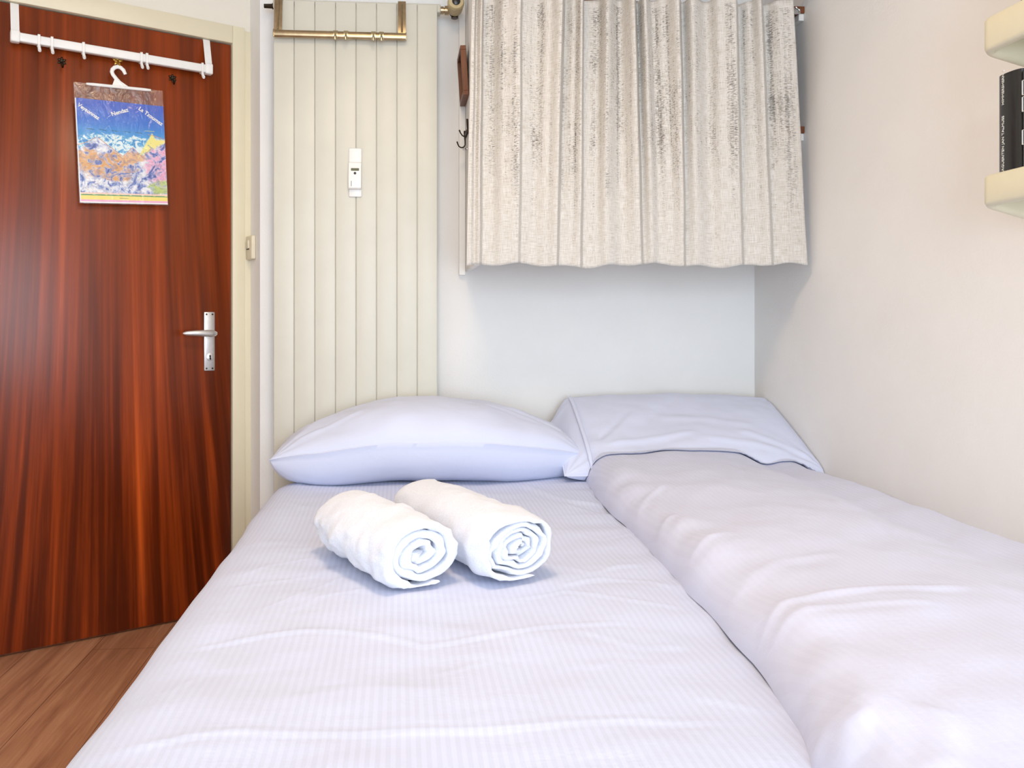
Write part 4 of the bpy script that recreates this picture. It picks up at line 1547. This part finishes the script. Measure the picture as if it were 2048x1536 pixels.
pl, Rl = pillow('plump white pillow at the head of the bed in front of the radiator', 0.092, 2.553, 0.668, 0.478, 0.243, 0.108, 0.140, 0.0, math.radians(1.0), 3.0, 1.9, 2.4, 0.40, 0.45, 0.03, 0.060, 0.010,
                [(0.55, -0.4, 0.95, -0.85, 0.012, 0.004), (0.5, -0.1, 0.95, -0.7, 0.014, 0.004), (0.35, -0.2, 0.7, -0.5, 0.010, 0.003), (-0.9, -0.8, -0.4, -0.45, 0.010, 0.003)], back=RY - 0.004)
pr_, Rr = pillow('flatter white pillow leaning in the corner against the back and right walls', 0.893, 2.535, 0.653, 0.398, 0.225, 0.056, 0.06, math.radians(24), math.radians(-1.5), 11.0, 4.0, 3.6, 0.02, 0.02, 0.02, 0.0, 0.007,
                 [(-0.72, -0.5, -0.35, 0.3, 0.010, -0.004), (-0.7, -0.6, 0.1, -0.35, 0.012, 0.004), (-0.2, 0.1, 0.6, -0.2, 0.016, 0.003), (0.4, -0.3, 0.95, -0.85, 0.012, 0.004), (0.1, -0.5, 0.8, -0.75, 0.012, 0.003)], bl_drop=0.055)
# little cloth tag on the corner of the left pillow
tp = atY(1162, 950, 2.36)
bm = bmesh.new()
prism(bm, [tp + Vector((-0.006, 0, -0.010)), tp + Vector((0.006, 0, -0.012)), tp + Vector((0.007, 0.004, 0.004)), tp + Vector((-0.003, 0.004, 0.012))], (0.001, 0.0015, 0))
obj('care_tag', bm, M['tag'], pl, label='small yellow tag at the pillow corner')
# doubled hem at the open end of the right pillowcase
bm = bmesh.new()
hem_pts = []
for k in range(15):
    v = -0.97 + 1.80 * k / 14
    prof = max(0.0, (1 - 0.79 ** 4.0) * (1 - abs(v) ** 3.6)) ** 0.5
    p = Rr @ Vector((-0.79 * 0.405, v * 0.225, 0.056 * prof + 0.004))
    hem_pts.append(p)
tube(bm, hem_pts, [0.002] + [0.005] * 13 + [0.002], 10, sx=0.8, sy=1.3)
obj('hem', bm, M['pillow'], pr_, smooth=70)


# ------------------------------------------------------------------ rolled towels
def rolled_towel(label, front, back, rx, rz_, turns, thick, seed, twist=0.0, flare=0.0):
    f, b_ = Vector(front), Vector(back)
    ax = (b_ - f)
    Lz = ax.length
    ax.normalize()
    side_ = Vector((ax.y, -ax.x, 0)).normalized()
    t = thing('rolled_towel', label, 'towel', ((f + b_) / 2) - Vector((0, 0, 0)), 'rolled towels on the bed')
    NT_ = 150
    th_ = [2 * math.pi * turns * k / NT_ for k in range(NT_ + 1)]
    rmax = 1.0
    outer, inner = [], []
    pitch = 0.92 / turns
    base = Vector((0, 0, 0))
    nl = 34

    def ring(s):
        """closed cross-section polygon (outer edge then inner edge) at position s along the roll"""
        outp, inp = [], []
        bulge = 1.0 - 0.10 * (2 * s - 1) ** 4 + flare * s
        for k, tta in enumerate(th_):
            rr = 0.10 + pitch * tta / (2 * math.pi)
            fold = 1 + 0.08 * noise.noise(Vector((math.cos(tta) * 1.2 + seed, math.sin(tta) * 1.2, s * 3 + tta * 0.15))) + 0.10 * noise.noise(Vector((rr * 9, tta * 0.8, seed)))
            thk = pitch * thick
            if k == 0 or k == NT_:
                thk *= 0.3
            an = tta - 2 * math.pi * turns - 1.15 + twist * s
            for lst, r_ in ((outp, rr * fold + thk / 2), (inp, rr * fold - thk / 2)):
                lst.append((math.cos(an) * r_ * bulge, math.sin(an) * r_ * bulge))
        return outp + inp[::-1]

    bm = bmesh.new()
    prev = None
    first = None
    svals = [0.0, 0.006, 0.02, 0.05] + [0.05 + 0.9 * k / nl for k in range(1, nl)] + [0.95, 0.98, 0.994, 1.0]
    for s in svals:
        shrink = 1.0
        ends = min(s, 1 - s) * Lz
        rg = ring(s)
        vs = []
        n2 = len(rg)
        half = n2 // 2
        for idx, (px, pz) in enumerate(rg):
            # round the lips of every layer and let layers end at slightly different lengths
            o_i = idx if idx < half else n2 - 1 - idx
            ox, oz = rg[o_i]
            ix, iz = rg[n2 - 1 - o_i]
            mx, mz = (ox + ix) / 2, (oz + iz) / 2
            k_ = math.sqrt(max(0.0, 1 - (1 - min(1, ends / 0.008)) ** 2))
            k_ = 0.35 + 0.65 * k_
            qx, qz = mx + (px - mx) * k_, mz + (pz - mz) * k_
            lay = o_i / half
            jit = 0.012 * noise.noise(Vector((lay * 7, seed, math.atan2(mz, mx) * 0.5))) + 0.010 * (0.5 - lay)
            along = s * Lz + (jit if s < 0.5 else -jit) * (1 - smooth(0.0, 0.25, np.array(min(s, 1 - s))).item())
            an_ = math.atan2(qz, qx)
            wv = 0.0030 * noise.noise(Vector((qx * 4 + seed, qz * 4, s * 14))) + 0.0035 * noise.noise(Vector((math.cos(an_) * 1.5 + seed, math.sin(an_) * 1.5 + s * 6, s * 5)))
            X = qx * rx * (1 + 0.0)
            Z = qz * rz_
            Z = max(Z, -rz_ * 0.90)
            p = f + ax * along + side_ * (X + wv * 2) + Vector((0, 0, rz_ * 0.90 + Z + wv))
            p.z = max(p.z, f.z + 0.0008)
            vs.append(bm.verts.new(p))
        if prev:
            for k in range(n2):
                bm.faces.new((prev[k], prev[(k + 1) % n2], vs[(k + 1) % n2], vs[k]))
        else:
            first = vs
        prev = vs
    # caps: strips between outer and inner edge of the spiral
    for rg, flip in ((first, False), (prev, True)):
        n2 = len(rg)
        for k in range(n2 // 2 - 1):
            q = (rg[k], rg[k + 1], rg[n2 - 2 - k], rg[n2 - 1 - k])
            bm.faces.new(q if flip else q[::-1])
    obj('towel_roll', bm, M['towel'], t, smooth=60)
    return t


def onbed(px, py, z=0.545):
    p = atZ(px, py, z)
    return Vector((p.x, p.y, z))


f1_ = onbed(845, 1172)
f1_.y += 0.0
b1_ = f1_ + Vector((-0.155, 0.285, 0))
rolled_towel('rolled white towel with a tight spiral end, nearer the door', f1_, b1_, 0.087, 0.064, 3.4, 0.90, 2.0, flare=-0.10)
f2_ = onbed(1042, 1157)
b2_ = f2_ + Vector((-0.172, 0.385, 0))
rolled_towel('longer rolled white towel with a loose end, right of the tight one', f2_, b2_, 0.086, 0.064, 4.8, 0.84, 9.0, flare=-0.08)
# soft loose corner flap showing under each roll is part of the roll

# ------------------------------------------------------------------ light
def area(name, loc, rot, sx, sy, power, col):
    ld = bpy.data.lights.new(name, 'AREA')
    ld.shape = 'RECTANGLE'
    ld.size, ld.size_y = sx, sy
    ld.energy = power
    ld.color = col
    o = bpy.data.objects.new(name, ld)
    COL.objects.link(o)
    o.location = loc
    o.rotation_euler = rot
    return o


area('window_daylight', ((WX0 + WX1) / 2, REAR - 0.16, (WZ0 + WZ1) / 2), (math.radians(90), 0, 0), WX1 - WX0, WZ1 - WZ0, 108, (0.745, 0.875, 1.0))
ld = bpy.data.lights.new('ceiling_lamp_light', 'AREA')
ld.shape = 'DISK'
ld.size = 0.45
ld.energy = 15
ld.color = (1.0, 0.74, 0.47)
lo = bpy.data.objects.new('ceiling_lamp_light', ld)
COL.objects.link(lo)
lo.location = (0.0, 1.2, CEIL - 0.06)

wd_ = bpy.data.worlds.new('world')
scene.world = wd_
wd_.use_nodes = True
bg = wd_.node_tree.nodes['Background']
bg.inputs[0].default_value = (0.72, 0.84, 1.0, 1)
bg.inputs[1].default_value = 1.2

vs_ = scene.view_settings
scene.display_settings.display_device = 'sRGB'
vs_.view_transform = 'Standard'
vs_.look = 'None'
vs_.gamma = 1.0
vs_.use_curve_mapping = False
vs_.exposure = 0.1
